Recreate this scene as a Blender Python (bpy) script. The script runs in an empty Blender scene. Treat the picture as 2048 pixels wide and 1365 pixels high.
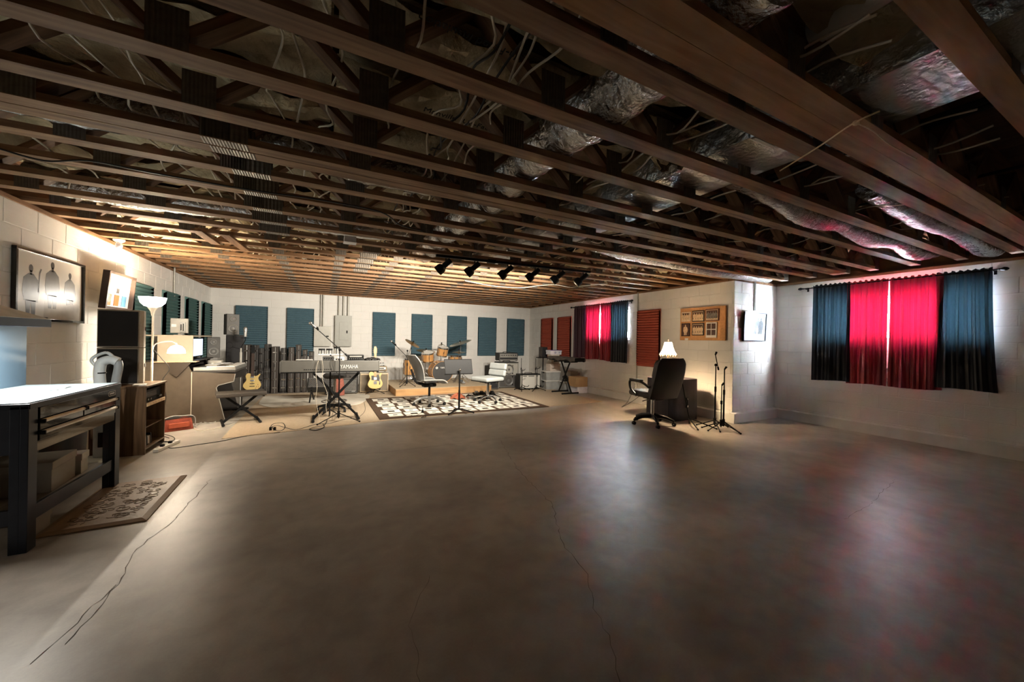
import bpy, math, random
from mathutils import Matrix, Vector
RND = random.Random(7)
PI = math.pi
sc = bpy.context.scene
COL = sc.collection
rad = math.radians

# ------------------------------------------------------------------ camera
F = 737.5                      # focal length in pixels of a 2048 wide frame
CAMZ = 1.30
cam_d = bpy.data.cameras.new('camera')
cam = bpy.data.objects.new('camera', cam_d)
COL.objects.link(cam)
cam_d.sensor_width = 36.0
cam_d.lens = F / 2048 * 36.0
cam_d.clip_start = 0.02
yaw, pitch, roll = rad(27.17), rad(-0.11), rad(1.114)
_f = Vector((math.sin(yaw) * math.cos(pitch), math.cos(yaw) * math.cos(pitch), math.sin(pitch)))
_r = Vector((math.cos(yaw), -math.sin(yaw), 0))
_u = _r.cross(_f)
_r2 = _r * math.cos(roll) + _u * math.sin(roll)
_u2 = -_r * math.sin(roll) + _u * math.cos(roll)
M3 = Matrix((_r2, _u2, -_f)).transposed()
cam.matrix_world = Matrix.Translation((0, 0, CAMZ)) @ M3.to_4x4()
sc.camera = cam

# ------------------------------------------------------------------ view, world, daylight
sc.view_settings.view_transform = 'Standard'
sc.view_settings.look = 'None'
sc.view_settings.exposure = 3.0
sc.view_settings.gamma = 1.0
sc.view_settings.use_curve_mapping = False
# light bounces many times between the white walls and the floor
sc.cycles.max_bounces = 24
sc.cycles.diffuse_bounces = 16
world = bpy.data.worlds.new('world')
sc.world = world
world.use_nodes = True
_bg = world.node_tree.nodes['Background']
_bg.inputs[0].default_value = (0.75, 0.88, 1.0, 1)
_bg.inputs[1].default_value = 50.0

def area_light(name, loc, rot, sx, sy, power, col):
    d = bpy.data.lights.new(name, 'AREA')
    d.shape = 'RECTANGLE'; d.size = sx; d.size_y = sy; d.energy = power; d.color = col
    o = bpy.data.objects.new(name, d)
    o.location = loc; o.rotation_euler = rot
    COL.objects.link(o)
    return o

def point_light(name, loc, power, col, r=0.03, parent=None):
    d = bpy.data.lights.new(name, 'POINT')
    d.energy = power; d.color = col; d.shadow_soft_size = r
    o = bpy.data.objects.new(name, d); o.location = loc
    COL.objects.link(o)
    if parent: o.parent = parent
    return o

def spot_light(name, loc, target, power, col, ang, blend=0.5, r=0.03, parent=None):
    d = bpy.data.lights.new(name, 'SPOT')
    d.energy = power; d.color = col; d.spot_size = ang; d.spot_blend = blend; d.shadow_soft_size = r
    o = bpy.data.objects.new(name, d); o.location = loc
    o.rotation_euler = (Vector(target) - Vector(loc)).to_track_quat('-Z', 'Y').to_euler()
    COL.objects.link(o)
    if parent: o.parent = parent
    return o

# daylight enters only as open sky through the two side windows (world background)

# ------------------------------------------------------------------ helpers: pixels to places
def ray(x, y):
    return M3 @ Vector(((x - 1024) / F, -(y - 682.5) / F, -1))
def atz(x, y, z):
    d = ray(x, y); return Vector((0, 0, CAMZ)) + d * ((z - CAMZ) / d.z)
def aty(x, y, Y):
    d = ray(x, y); return Vector((0, 0, CAMZ)) + d * (Y / d.y)
def atx(x, y, X):
    d = ray(x, y); return Vector((0, 0, CAMZ)) + d * (X / d.x)

# ------------------------------------------------------------------ helpers: materials
def lin(c):
    return tuple(((v / 255) / 12.92 if v / 255 <= 0.04045 else ((v / 255 + 0.055) / 1.055) ** 2.4) for v in c) + (1,)

_mats = {}
def mat(name, col, rough=0.6, metal=0.0, var=0.12, scale=12.0, bump=0.0, stretch=(1, 1, 1), emit=None, spec=0.5, coat=0.0, bscale=None, trans=0.0, detail=4.0, bdist=0.01):
    if name in _mats: return _mats[name]
    m = bpy.data.materials.new(name); m.use_nodes = True
    nt = m.node_tree; n = nt.nodes; L = nt.links
    b = n['Principled BSDF']
    c = lin(col)
    b.inputs['Roughness'].default_value = rough
    b.inputs['Metallic'].default_value = metal
    b.inputs['Specular IOR Level'].default_value = spec
    b.inputs['Coat Weight'].default_value = coat
    tc = n.new('ShaderNodeTexCoord'); mp = n.new('ShaderNodeMapping')
    mp.inputs['Scale'].default_value = stretch
    L.new(tc.outputs['Object'], mp.inputs['Vector'])
    nz = n.new('ShaderNodeTexNoise'); nz.inputs['Scale'].default_value = scale; nz.inputs['Detail'].default_value = detail
    L.new(mp.outputs[0], nz.inputs['Vector'])
    rp = n.new('ShaderNodeValToRGB')
    rp.color_ramp.elements[0].position = 0.3; rp.color_ramp.elements[1].position = 0.7
    rp.color_ramp.elements[0].color = tuple(v * (1 - var) for v in c[:3]) + (1,)
    rp.color_ramp.elements[1].color = tuple(min(1, v * (1 + var)) for v in c[:3]) + (1,)
    L.new(nz.outputs['Fac'], rp.inputs[0]); L.new(rp.outputs[0], b.inputs['Base Color'])
    if bump:
        nb = n.new('ShaderNodeTexNoise'); nb.inputs['Scale'].default_value = bscale or scale * 4; nb.inputs['Detail'].default_value = 6
        L.new(mp.outputs[0], nb.inputs['Vector'])
        bp = n.new('ShaderNodeBump'); bp.inputs['Strength'].default_value = bump; bp.inputs['Distance'].default_value = bdist
        L.new(nb.outputs['Fac'], bp.inputs['Height']); L.new(bp.outputs[0], b.inputs['Normal'])
    if emit:
        b.inputs['Emission Color'].default_value = lin(emit[0]); b.inputs['Emission Strength'].default_value = emit[1]
    if trans:
        b.inputs['Transmission Weight'].default_value = trans
    _mats[name] = m
    return m

def wood(name, light, dark, rough=0.6, axis='x', scale=6.0, bump=0.15, knots=True):
    if name in _mats: return _mats[name]
    m = bpy.data.materials.new(name); m.use_nodes = True
    nt = m.node_tree; n = nt.nodes; L = nt.links; b = n['Principled BSDF']
    b.inputs['Roughness'].default_value = rough; b.inputs['Specular IOR Level'].default_value = 0.3
    tc = n.new('ShaderNodeTexCoord'); oi = n.new('ShaderNodeObjectInfo')
    ad = n.new('ShaderNodeVectorMath'); ad.operation = 'ADD'
    sc_ = n.new('ShaderNodeVectorMath'); sc_.operation = 'SCALE'; sc_.inputs['Scale'].default_value = 7.0
    L.new(oi.outputs['Location'], sc_.inputs[0])
    L.new(tc.outputs['Object'], ad.inputs[0]); L.new(sc_.outputs[0], ad.inputs[1])
    mp = n.new('ShaderNodeMapping')
    st = {'x': (0.12, 1.6, 1.6), 'y': (1.6, 0.12, 1.6), 'z': (1.6, 1.6, 0.12)}[axis]
    mp.inputs['Scale'].default_value = st
    L.new(ad.outputs[0], mp.inputs['Vector'])
    nz = n.new('ShaderNodeTexNoise'); nz.inputs['Scale'].default_value = scale * 3; nz.inputs['Detail'].default_value = 8; nz.inputs['Distortion'].default_value = 0.8
    L.new(mp.outputs[0], nz.inputs['Vector'])
    rp = n.new('ShaderNodeValToRGB')
    rp.color_ramp.elements[0].position = 0.3; rp.color_ramp.elements[1].position = 0.68
    rp.color_ramp.elements[0].color = lin(dark); rp.color_ramp.elements[1].color = lin(light)
    L.new(nz.outputs['Fac'], rp.inputs[0])
    n2 = n.new('ShaderNodeTexNoise'); n2.inputs['Scale'].default_value = 2.2; n2.inputs['Detail'].default_value = 3
    L.new(ad.outputs[0], n2.inputs['Vector'])
    r2 = n.new('ShaderNodeValToRGB'); r2.color_ramp.elements[0].color = (0.72, 0.70, 0.68, 1); r2.color_ramp.elements[1].color = (1.12, 1.1, 1.08, 1)
    L.new(n2.outputs['Fac'], r2.inputs[0])
    mx = n.new('ShaderNodeMix'); mx.data_type = 'RGBA'; mx.blend_type = 'MULTIPLY'; mx.inputs[0].default_value = 1
    L.new(rp.outputs[0], mx.inputs[6]); L.new(r2.outputs[0], mx.inputs[7])
    L.new(mx.outputs[2], b.inputs['Base Color'])
    bp = n.new('ShaderNodeBump'); bp.inputs['Strength'].default_value = bump; bp.inputs['Distance'].default_value = 0.004
    L.new(nz.outputs['Fac'], bp.inputs['Height']); L.new(bp.outputs[0], b.inputs['Normal'])
    _mats[name] = m
    return m

# ------------------------------------------------------------------ helpers: mesh
class MB:
    def __init__(s):
        s.v = []; s.f = []; s.mi = []; s.m = 0; s.T = None
    def add(s, vs, fs):
        o = len(s.v)
        if s.T is not None: vs = [s.T @ Vector(p) for p in vs]
        s.v += [tuple(p) for p in vs]
        for q in fs:
            s.f.append(tuple(i + o for i in q)); s.mi.append(s.m)
        return s
    def box(s, c, d, rz=0, rx=0, ry=0):
        R = Matrix.Translation(c) @ Matrix.Rotation(rz, 4, 'Z') @ Matrix.Rotation(ry, 4, 'Y') @ Matrix.Rotation(rx, 4, 'X')
        h = [x / 2 for x in d]
        vs = [R @ Vector((a * h[0], b * h[1], e * h[2])) for e in (-1, 1) for b in (-1, 1) for a in (-1, 1)]
        return s.add(vs, [(0, 2, 3, 1), (4, 5, 7, 6), (0, 1, 5, 4), (2, 6, 7, 3), (0, 4, 6, 2), (1, 3, 7, 5)])
    def bmm(s, a, b):
        return s.box([(x + y) / 2 for x, y in zip(a, b)], [abs(y - x) for x, y in zip(a, b)])
    def cyl(s, a, b, r, r2=None, n=12, cap=True):
        a = Vector(a); b = Vector(b); r2 = r if r2 is None else r2
        w = (b - a).normalized(); t = Vector((0, 0, 1)) if abs(w.z) < 0.9 else Vector((1, 0, 0))
        u = w.cross(t).normalized(); v = w.cross(u)
        vs = []
        for p, q in ((a, r), (b, r2)):
            for i in range(n):
                an = 2 * PI * i / n
                vs.append(p + (u * math.cos(an) + v * math.sin(an)) * q)
        fs = [(i, i + n, (i + 1) % n + n, (i + 1) % n) for i in range(n)]
        if cap: fs += [tuple(range(n)), tuple(range(2 * n - 1, n - 1, -1))]
        return s.add(vs, fs)
    def tube(s, pts, r, n=8, closed=False, sq=None):
        pts = [Vector(p) for p in pts]; N = len(pts)
        rr = r if isinstance(r, (list, tuple)) else [r] * N
        vs = []; u = None
        for i, p in enumerate(pts):
            if closed: w = (pts[(i + 1) % N] - pts[i - 1])
            else: w = pts[min(i + 1, N - 1)] - pts[max(i - 1, 0)]
            w.normalize()
            if u is None:
                t = Vector((0, 0, 1)) if abs(w.z) < 0.9 else Vector((1, 0, 0))
                u = w.cross(t).normalized()
            else:
                u = (u - w * u.dot(w)).normalized()
            v = w.cross(u)
            for k in range(n):
                an = 2 * PI * k / n + (PI / 4 if n == 4 else 0)
                e = u * math.cos(an) * (sq or 1) + v * math.sin(an)
                vs.append(p + e * rr[i])
        fs = []
        for i in range(N if closed else N - 1):
            j = (i + 1) % N
            for k in range(n):
                k2 = (k + 1) % n
                fs.append((i * n + k, i * n + k2, j * n + k2, j * n + k))
        if not closed:
            fs += [tuple(range(n - 1, -1, -1)), tuple((N - 1) * n + k for k in range(n))]
        return s.add(vs, fs)
    def lathe(s, prof, c=(0, 0, 0), n=24, axis='z', cap=True):
        c = Vector(c); vs = []; K = len(prof)
        for r, h in prof:
            for i in range(n):
                an = 2 * PI * i / n; x, y = r * math.cos(an), r * math.sin(an)
                p = {'z': (x, y, h), 'y': (x, h, y), 'x': (h, x, y)}[axis]
                vs.append(c + Vector(p))
        fs = []
        for k in range(K - 1):
            for i in range(n):
                j = (i + 1) % n
                q = (k * n + i, k * n + j, (k + 1) * n + j, (k + 1) * n + i)
                fs.append(q if axis != 'y' else q[::-1])
        if cap:
            for k, rev in ((0, True), (K - 1, False)):
                if prof[k][0] > 1e-5:
                    q = tuple(k * n + i for i in range(n))
                    if axis == 'y': rev = not rev
                    fs.append(q[::-1] if rev else q)
        return s.add(vs, fs)
    def prism(s, poly, axis, a, b):
        n = len(poly)
        def P(p, h): return {'z': (p[0], p[1], h), 'y': (p[0], h, p[1]), 'x': (h, p[0], p[1])}[axis]
        vs = [P(p, a) for p in poly] + [P(p, b) for p in poly]
        fs = [(i, (i + 1) % n, (i + 1) % n + n, i + n) for i in range(n)]
        fs += [tuple(range(n - 1, -1, -1)), tuple(range(n, 2 * n))]
        return s.add(vs, fs)
    def sph(s, c, r, n=12, m=8):
        rx, ry, rz = r if isinstance(r, (tuple, list)) else (r, r, r)
        c = Vector(c); vs = [c + Vector((0, 0, -rz))]
        for k in range(1, m):
            t = -PI / 2 + PI * k / m
            for i in range(n):
                a = 2 * PI * i / n
                vs.append(c + Vector((rx * math.cos(t) * math.cos(a), ry * math.cos(t) * math.sin(a), rz * math.sin(t))))
        vs.append(c + Vector((0, 0, rz))); fs = []
        for i in range(n): fs.append((0, 1 + (i + 1) % n, 1 + i))
        for k in range(m - 2):
            for i in range(n):
                a = 1 + k * n; j = (i + 1) % n
                fs.append((a + i, a + j, a + n + j, a + n + i))
        e = len(vs) - 1; a = 1 + (m - 2) * n
        for i in range(n): fs.append((a + i, a + (i + 1) % n, e))
        return s.add(vs, fs)
    def grid(s, fn, nu, nv, close=False):
        vs = [fn(i / nu, j / nv) for j in range(nv + 1) for i in range(nu + 1)]
        w = nu + 1
        return s.add(vs, [(j * w + i, j * w + i + 1, (j + 1) * w + i + 1, (j + 1) * w + i) for j in range(nv) for i in range(nu)])
    def mesh(s, name, mats, smooth=False):
        me = bpy.data.meshes.new(name)
        me.from_pydata(s.v, [], s.f)
        for m in (mats if isinstance(mats, (list, tuple)) else [mats]): me.materials.append(m)
        if any(s.mi):
            me.polygons.foreach_set('material_index', s.mi)
        if smooth:
            me.shade_smooth(); me.set_sharp_from_angle(angle=rad(38))
        me.update()
        return me
    def build(s, name, mats, parent=None, smooth=False, bevel=0, seg=2, solid=0, sub=0, recalc=True):
        me = s.mesh(name, mats, smooth)
        if recalc:
            import bmesh
            bm = bmesh.new(); bm.from_mesh(me); bmesh.ops.recalc_face_normals(bm, faces=bm.faces[:]); bm.to_mesh(me); bm.free()
            if smooth: me.set_sharp_from_angle(angle=rad(38))
        o = bpy.data.objects.new(name, me); COL.objects.link(o)
        if parent is not None: o.parent = parent
        if solid:
            md = o.modifiers.new('thickness', 'SOLIDIFY'); md.thickness = solid; md.offset = 0
        if bevel:
            md = o.modifiers.new('bevel', 'BEVEL'); md.width = bevel; md.segments = seg; md.limit_method = 'ANGLE'; md.angle_limit = rad(40)
        if sub:
            md = o.modifiers.new('subsurf', 'SUBSURF'); md.levels = sub; md.render_levels = sub
        return o

def tag(o, label, cat, group=None, kind=None):
    if label: o['label'] = label
    if cat: o['category'] = cat
    if group: o['group'] = group
    if kind: o['kind'] = kind
    return o

def thing(name, label, cat, loc=(0, 0, 0), rz=0, group=None):
    o = bpy.data.objects.new(name, None); COL.objects.link(o)
    o.empty_display_size = 0.05
    o.location = loc; o.rotation_euler = (0, 0, rz)
    return tag(o, label, cat, group)

def struct(o):
    o['kind'] = 'structure'; return o

def inst(me, name, parent, loc, rot=(0, 0, 0), scale=None):
    o = bpy.data.objects.new(name, me); COL.objects.link(o)
    o.parent = parent; o.location = loc; o.rotation_euler = rot
    if scale: o.scale = scale
    return o

def dup(root, loc, rz=0, label=None, group=None):
    r = root.copy(); COL.objects.link(r); r.location = loc; r.rotation_euler = (0, 0, rz)
    if label: r['label'] = label
    if group: r['group'] = group
    for ch in list(root.children):
        c = ch.copy(); COL.objects.link(c); c.parent = r
        for g in list(ch.children):
            d = g.copy(); COL.objects.link(d); d.parent = c
    return r

def text(body, name, m, parent, loc, rot, size, depth=0.002, align='CENTER', sx=1.0):
    cu = bpy.data.curves.new(name, 'FONT'); cu.body = body; cu.size = size; cu.extrude = depth; cu.align_x = align; cu.align_y = 'CENTER'
    cu.resolution_u = 3
    t = bpy.data.objects.new(name, cu); COL.objects.link(t)
    dg = bpy.context.evaluated_depsgraph_get()
    me = bpy.data.meshes.new_from_object(t.evaluated_get(dg))
    bpy.data.objects.remove(t); me.materials.clear(); me.materials.append(m)
    o = bpy.data.objects.new(name, me); COL.objects.link(o)
    o.location = loc; o.rotation_euler = rot; o.scale = (sx, 1, 1)
    if parent: o.parent = parent
    return o

def catmull(pts, k=6):
    P = [Vector(p) for p in pts]; out = []
    for i in range(len(P) - 1):
        a = P[max(i - 1, 0)]; b = P[i]; c = P[i + 1]; d = P[min(i + 2, len(P) - 1)]
        for j in range(k):
            t = j / k
            out.append(0.5 * ((2 * b) + (c - a) * t + (2 * a - 5 * b + 4 * c - d) * t * t + (3 * b - a - 3 * c + d) * t ** 3))
    out.append(P[-1]); return out

# ------------------------------------------------------------------ common materials
M_black = mat('black_vinyl', (30, 29, 28), 0.65, bump=0.1, scale=60)
M_blackmetal = mat('black_metal', (15, 15, 15), 0.6, 0.0, spec=0.25)
M_chrome = mat('chrome', (205, 205, 205), 0.18, 1.0, var=0.04)
M_silver = mat('brushed_silver', (175, 175, 172), 0.35, 0.9, var=0.06)
M_white = mat('white_plastic', (226, 224, 218), 0.45, var=0.03)
M_grille = mat('black_grille', (36, 36, 38), 0.8, var=0.3, scale=220, bump=0.4, bscale=400)
M_cloth_grey = mat('grey_grille_cloth', (128, 118, 102), 0.9, var=0.2, scale=260, bump=0.3)
M_rubber = mat('rubber', (18, 18, 18), 0.8)
M_cable_w = mat('white_cable', (222, 212, 192), 0.5, var=0.06)
M_cable_b = mat('black_cable', (20, 18, 17), 0.5)
M_paper = mat('paper', (232, 230, 224), 0.8, var=0.04)
M_card = mat('cardboard', (186, 148, 104), 0.85, var=0.08, scale=8)
M_card_grey = mat('grey_cardboard', (150, 142, 130), 0.85, var=0.1, scale=8)
M_photo_d = mat('photo_dark', (40, 36, 34), 0.4, var=0.5, scale=30)
M_photo_m = mat('photo_mid', (120, 114, 108), 0.4, var=0.4, scale=26)
M_photo_l = mat('photo_light', (214, 208, 198), 0.4, var=0.08, scale=12)
M_sepia_d = mat('sepia_dark', (70, 38, 18), 0.45, var=0.6, scale=40)
M_sepia_l = mat('sepia_light', (214, 186, 150), 0.45, var=0.2, scale=30)
# ------------------------------------------------------------------ the room
XL, XR1, XR2, YB, YJ, YR = -2.30, 6.12, 7.36, 10.65, 3.80, -3.60
H = 2.375
ZJ = 2.41          # underside of the floor trusses
ZT = 2.82          # underside of the floor above

def floor_material():
    m = bpy.data.materials.new('polished_concrete'); m.use_nodes = True
    nt = m.node_tree; n = nt.nodes; L = nt.links; b = n['Principled BSDF']
    tc = n.new('ShaderNodeTexCoord')
    def noise(s, d, dist=0.0):
        q = n.new('ShaderNodeTexNoise'); q.inputs['Scale'].default_value = s; q.inputs['Detail'].default_value = d; q.inputs['Distortion'].default_value = dist
        L.new(tc.outputs['Object'], q.inputs['Vector']); return q
    a = noise(0.9, 8, 0.6); c = noise(7, 6, 0.3); e = noise(90, 3)
    r1 = n.new('ShaderNodeValToRGB'); r1.color_ramp.elements[0].position = 0.32; r1.color_ramp.elements[1].position = 0.7
    r1.color_ramp.elements[0].color = lin((144, 137, 130)); r1.color_ramp.elements[1].color = lin((192, 185, 176))
    L.new(a.outputs[0], r1.inputs[0])
    r2 = n.new('ShaderNodeValToRGB'); r2.color_ramp.elements[0].position = 0.3; r2.color_ramp.elements[1].position = 0.62
    r2.color_ramp.elements[0].color = (0.83, 0.82, 0.81, 1); r2.color_ramp.elements[1].color = (1.05, 1.05, 1.04, 1)
    L.new(c.outputs[0], r2.inputs[0])
    r3 = n.new('ShaderNodeValToRGB'); r3.color_ramp.elements[0].position = 0.25; r3.color_ramp.elements[0].color = (0.86, 0.86, 0.86, 1)
    L.new(e.outputs[0], r3.inputs[0])
    x1 = n.new('ShaderNodeMix'); x1.data_type = 'RGBA'; x1.blend_type = 'MULTIPLY'; x1.inputs[0].default_value = 1
    x2 = n.new('ShaderNodeMix'); x2.data_type = 'RGBA'; x2.blend_type = 'MULTIPLY'; x2.inputs[0].default_value = 1
    L.new(r1.outputs[0], x1.inputs[6]); L.new(r2.outputs[0], x1.inputs[7]); L.new(x1.outputs[2], x2.inputs[6]); L.new(r3.outputs[0], x2.inputs[7])
    L.new(x2.outputs[2], b.inputs['Base Color'])
    rr = n.new('ShaderNodeValToRGB'); rr.color_ramp.elements[0].color = (0.34,) * 3 + (1,); rr.color_ramp.elements[1].color = (0.46,) * 3 + (1,)
    L.new(c.outputs[0], rr.inputs[0]); L.new(rr.outputs[0], b.inputs['Roughness'])
    b.inputs['Specular IOR Level'].default_value = 0.5
    bp = n.new('ShaderNodeBump'); bp.inputs['Strength'].default_value = 0.02; bp.inputs['Distance'].default_value = 0.01
    L.new(c.outputs[0], bp.inputs['Height']); L.new(bp.outputs[0], b.inputs['Normal'])
    return m
M_floor = floor_material()
M_block = mat('white_painted_block', (222, 220, 215), 0.6, var=0.035, scale=3.0, bump=0.25, bscale=45)
M_mortar = mat('white_painted_mortar', (216, 214, 209), 0.7, var=0.04, scale=5)
M_curb = mat('white_painted_curb', (214, 212, 208), 0.6, var=0.04, scale=4, bump=0.15)
M_deck = wood('subfloor_deck', (120, 84, 52), (84, 56, 34), 0.8, 'y', 2)
M_chord = wood('truss_pine', (164, 128, 94), (110, 79, 54), 0.65, 'x', 5)
M_web = wood('truss_web_pine', (140, 106, 76), (94, 66, 44), 0.7, 'x', 5)
M_chord_new = wood('truss_new_pine', (176, 132, 86), (140, 98, 58), 0.6, 'x', 5)
M_plate = None

fl = MB().bmm((XL - 0.3, YR - 0.3, -0.15), (XR2 + 0.3, YB + 0.3, 0)).build('floor', M_floor)
struct(fl)
deck = MB().bmm((XL - 0.3, YR - 0.3, ZT), (XR2 + 0.3, YB + 0.3, ZT + 0.03)).build('ceiling', M_deck)
struct(deck)

# cracks in the slab
M_crack = mat('crack_dark', (78, 68, 58), 0.9)
def crack(pts, w, seedv, wander=0.03):
    r = random.Random(seedv); P = []
    for a, b in zip(pts[:-1], pts[1:]):
        k = max(3, int((Vector(b) - Vector(a)).length / 0.05))
        for i in range(k):
            P.append(Vector(a).lerp(Vector(b), i / k) + Vector((r.uniform(-1, 1), r.uniform(-1, 1), 0)) * wander)
    P.append(Vector(pts[-1])); vs = []; fs = []
    for i, p in enumerate(P):
        t = (P[min(i + 1, len(P) - 1)] - P[max(i - 1, 0)]).normalized(); nn = Vector((-t.y, t.x, 0))
        ww = w * r.uniform(0.25, 1.0)
        vs += [(p + nn * ww) + Vector((0, 0, 0.0012)), (p - nn * ww) + Vector((0, 0, 0.0012))]
    for i in range(len(P) - 1): fs.append((2 * i, 2 * i + 1, 2 * i + 3, 2 * i + 2))
    MB().add(vs, fs).build('crack', M_crack, fl)
def fz(*ps): return [tuple(atz(x, y, 0)) for x, y in ps]
crack(fz((1000, 880), (1035, 940), (1105, 1010), (1120, 1080), (1175, 1150), (1190, 1220), (1225, 1290), (1240, 1365)), 0.0022, 1, 0.012)
crack(fz((420, 960), (350, 1040), (270, 1100), (235, 1170), (130, 1290)), 0.003, 2, 0.012)
crack(fz((235, 1170), (60, 1330)), 0.0022, 3, 0.01)
crack(fz((1035, 940), (1150, 905), (1300, 880)), 0.0014, 4, 0.012)
crack(fz((480, 920), (600, 918), (760, 906), (900, 890), (1010, 877), (1140, 860)), 0.0028, 5, 0.003)
crack(fz((1690, 1040), (1740, 1010), (1790, 960)), 0.0014, 6, 0.012)
crack(fz((860, 1150), (820, 1250), (840, 1365)), 0.0012, 7, 0.012)

# ---- concrete block walls: every visible block is a piece of its own
CH, BL, JT = H / 12, 0.4064, 0.005
_bm = {}
def block_mesh(w, h):
    k = (round(w, 4), round(h, 4))
    if k not in _bm:
        c = 0.0035; b = MB(); x0, x1, z0, z1 = 0, w, 0, h
        vs = [(x0 + c, 0, z0 + c), (x1 - c, 0, z0 + c), (x1 - c, 0, z1 - c), (x0 + c, 0, z1 - c),
              (x0, c, z0), (x1, c, z0), (x1, c, z1), (x0, c, z1), (x0, .04, z0), (x1, .04, z0), (x1, .04, z1), (x0, .04, z1)]
        fs = [(0, 1, 2, 3), (0, 4, 5, 1), (1, 5, 6, 2), (2, 6, 7, 3), (3, 7, 4, 0), (4, 8, 9, 5), (5, 9, 10, 6), (6, 10, 11, 7), (7, 11, 8, 4)]
        _bm[k] = b.add(vs, fs).mesh('block', M_block)
    return _bm[k]

def block_wall(wall, origin, rz, u0, u1, holes=(), phase=0.0, z0=0.0):
    """blocks in the plane through origin; u runs along the rotated local x axis"""
    T = Matrix.Translation(origin) @ Matrix.Rotation(rz, 4, 'Z')
    for r in range(12):
        za, zb = r * CH, (r + 1) * CH
        u = u0 - ((phase + (BL / 2 if r % 2 else 0)) % BL)
        while u < u1 - 0.01:
            a, b = max(u, u0), min(u + BL, u1)
            u += BL
            if b - a < 0.03: continue
            rects = [(a, b, za, zb)]
            for (h0, h1, hz0, hz1) in holes:
                nr = []
                for (p, q, s, t) in rects:
                    if q <= h0 or p >= h1 or t <= hz0 or s >= hz1: nr.append((p, q, s, t)); continue
                    if p < h0: nr.append((p, h0, s, t))
                    if q > h1: nr.append((h1, q, s, t))
                    pp, qq = max(p, h0), min(q, h1)
                    if s < hz0: nr.append((pp, qq, s, hz0))
                    if t > hz1: nr.append((pp, qq, hz1, t))
                rects = nr
            for (p, q, s, t) in rects:
                if q - p < 0.03 or t - s < 0.03: continue
                inst(block_mesh(q - p - JT, t - s - JT), 'block', wall, T @ Vector((p + JT / 2, 0, s + JT / 2)), (0, 0, rz))

def wall_box(name, parts):
    b = MB()
    for a, c in parts: b.bmm(a, c)
    return struct(b.build(name, M_mortar))
R_ = 0.0025   # joint depth
wl = wall_box('wall_left', [((XL - 0.2, YR, 0), (XL - R_, YB, H))])
block_wall(wl, (XL, 0, 0), rad(90), 2.0, YB, phase=0.13)
wb = wall_box('wall_back', [((XL - 0.2, YB + R_, 0), (XR1 + 0.2, YB + 0.2, H))])
block_wall(wb, (0, YB, 0), 0, XL, XR1, phase=0.05)
W1 = (6.16, 7.74, 1.37, 2.10)      # window 1: y range, z range
W2 = (1.36, 3.20, 1.40, 2.12)
def wall_with_hole(name, x, y0, y1, w):
    t = 0.2
    return wall_box(name, [((x + R_, y0, 0), (x + t, y1, w[2])), ((x + R_, y0, w[3]), (x + t, y1, H)),
                           ((x + R_, y0, w[2]), (x + t, w[0], w[3])), ((x + R_, w[1], w[2]), (x + t, y1, w[3]))])
wr = wall_with_hole('wall_right', XR1, YJ + 0.2, YB + 0.2, W1)
block_wall(wr, (XR1, 0, 0), rad(-90), -YB, -YJ, holes=[(-W1[1], -W1[0], W1[2], W1[3])], phase=0.1)
wj = wall_box('wall_jog', [((XR1 + R_, YJ + R_, 0), (XR2 + 0.2, YJ + 0.2, H))])
block_wall(wj, (0, YJ, 0), 0, XR1, XR2)
wf = wall_with_hole('wall_right_front', XR2, YR, YJ, W2)
block_wall(wf, (XR2, 0, 0), rad(-90), -YJ, 1.2, holes=[(-W2[1], -W2[0], W2[2], W2[3])], phase=0.2)
# plain rear wall behind the camera
wbk = wall_box('wall_rear', [((XL - 0.2, YR - 0.2, 0), (XR2 + 0.2, YR, H))])
# rim above the walls
rim = MB()
rim.bmm((XL - 0.25, YR - 0.25, H - 0.02), (XL - 0.2, YB + 0.25, ZT)).bmm((XR1 + 0.15, YJ + 0.2, H - 0.02), (XR1 + 0.2, YB + 0.25, ZT)).bmm((XR2 + 0.15, YR - 0.25, H - 0.02), (XR2 + 0.2, YJ + 0.25, ZT))
rim.bmm((XL - 0.2, YB + 0.15, H - 0.02), (XR1 + 0.15, YB + 0.2, ZT)).bmm((XR1 + 0.2, YJ + 0.15, H - 0.02), (XR2 + 0.15, YJ + 0.2, ZT)).bmm((XL - 0.2, YR - 0.25, H - 0.02), (XR2 + 0.15, YR - 0.2, ZT))
struct(rim.build('trim_1', M_deck))
M_sill = wood('sill_plate', (150, 114, 82), (110, 80, 54), 0.7, 'y', 4)
M_sill_d = M_sill
struct(MB().bmm((XL - 0.15, YR, H), (XL + 0.012, YB, ZJ)).build('trim_2', M_sill))
struct(MB().bmm((XL, YB - 0.012, H), (XR1, YB + 0.15, ZJ)).build('trim_3', M_sill_d))
struct(MB().bmm((XR1 - 0.012, YJ + 0.1, H), (XR1 + 0.15, YB, ZJ)).build('trim_4', M_sill_d))
struct(MB().bmm((XR1, YJ - 0.012, H), (XR2, YJ + 0.15, ZJ)).build('trim_5', M_sill_d))
struct(MB().bmm((XR2 - 0.012, YR, H), (XR2 + 0.15, YJ, ZJ)).build('trim_6', M_sill_d))
# painted concrete footing curb along the right-hand walls
cb = MB().prism([(XR2, 0), (XR2 - 0.065, 0), (XR2 - 0.06, 0.15), (XR2, 0.165)], 'y', YR, YJ)
cb.f = [q[::-1] for q in cb.f]
struct(cb.build('baseboard_right_front', M_curb))
struct(MB().prism([(XR1, 0), (XR1 - 0.09, 0), (XR1 - 0.085, 0.15), (XR1, 0.165)], 'y', YJ - 0.09, YB).build('baseboard_right', M_curb))
struct(MB().prism([(YJ, 0), (YJ - 0.09, 0), (YJ - 0.085, 0.15), (YJ, 0.165)], 'x', XR1 - 0.085, XR2 - 0.03).build('baseboard_jog', M_curb))

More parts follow.
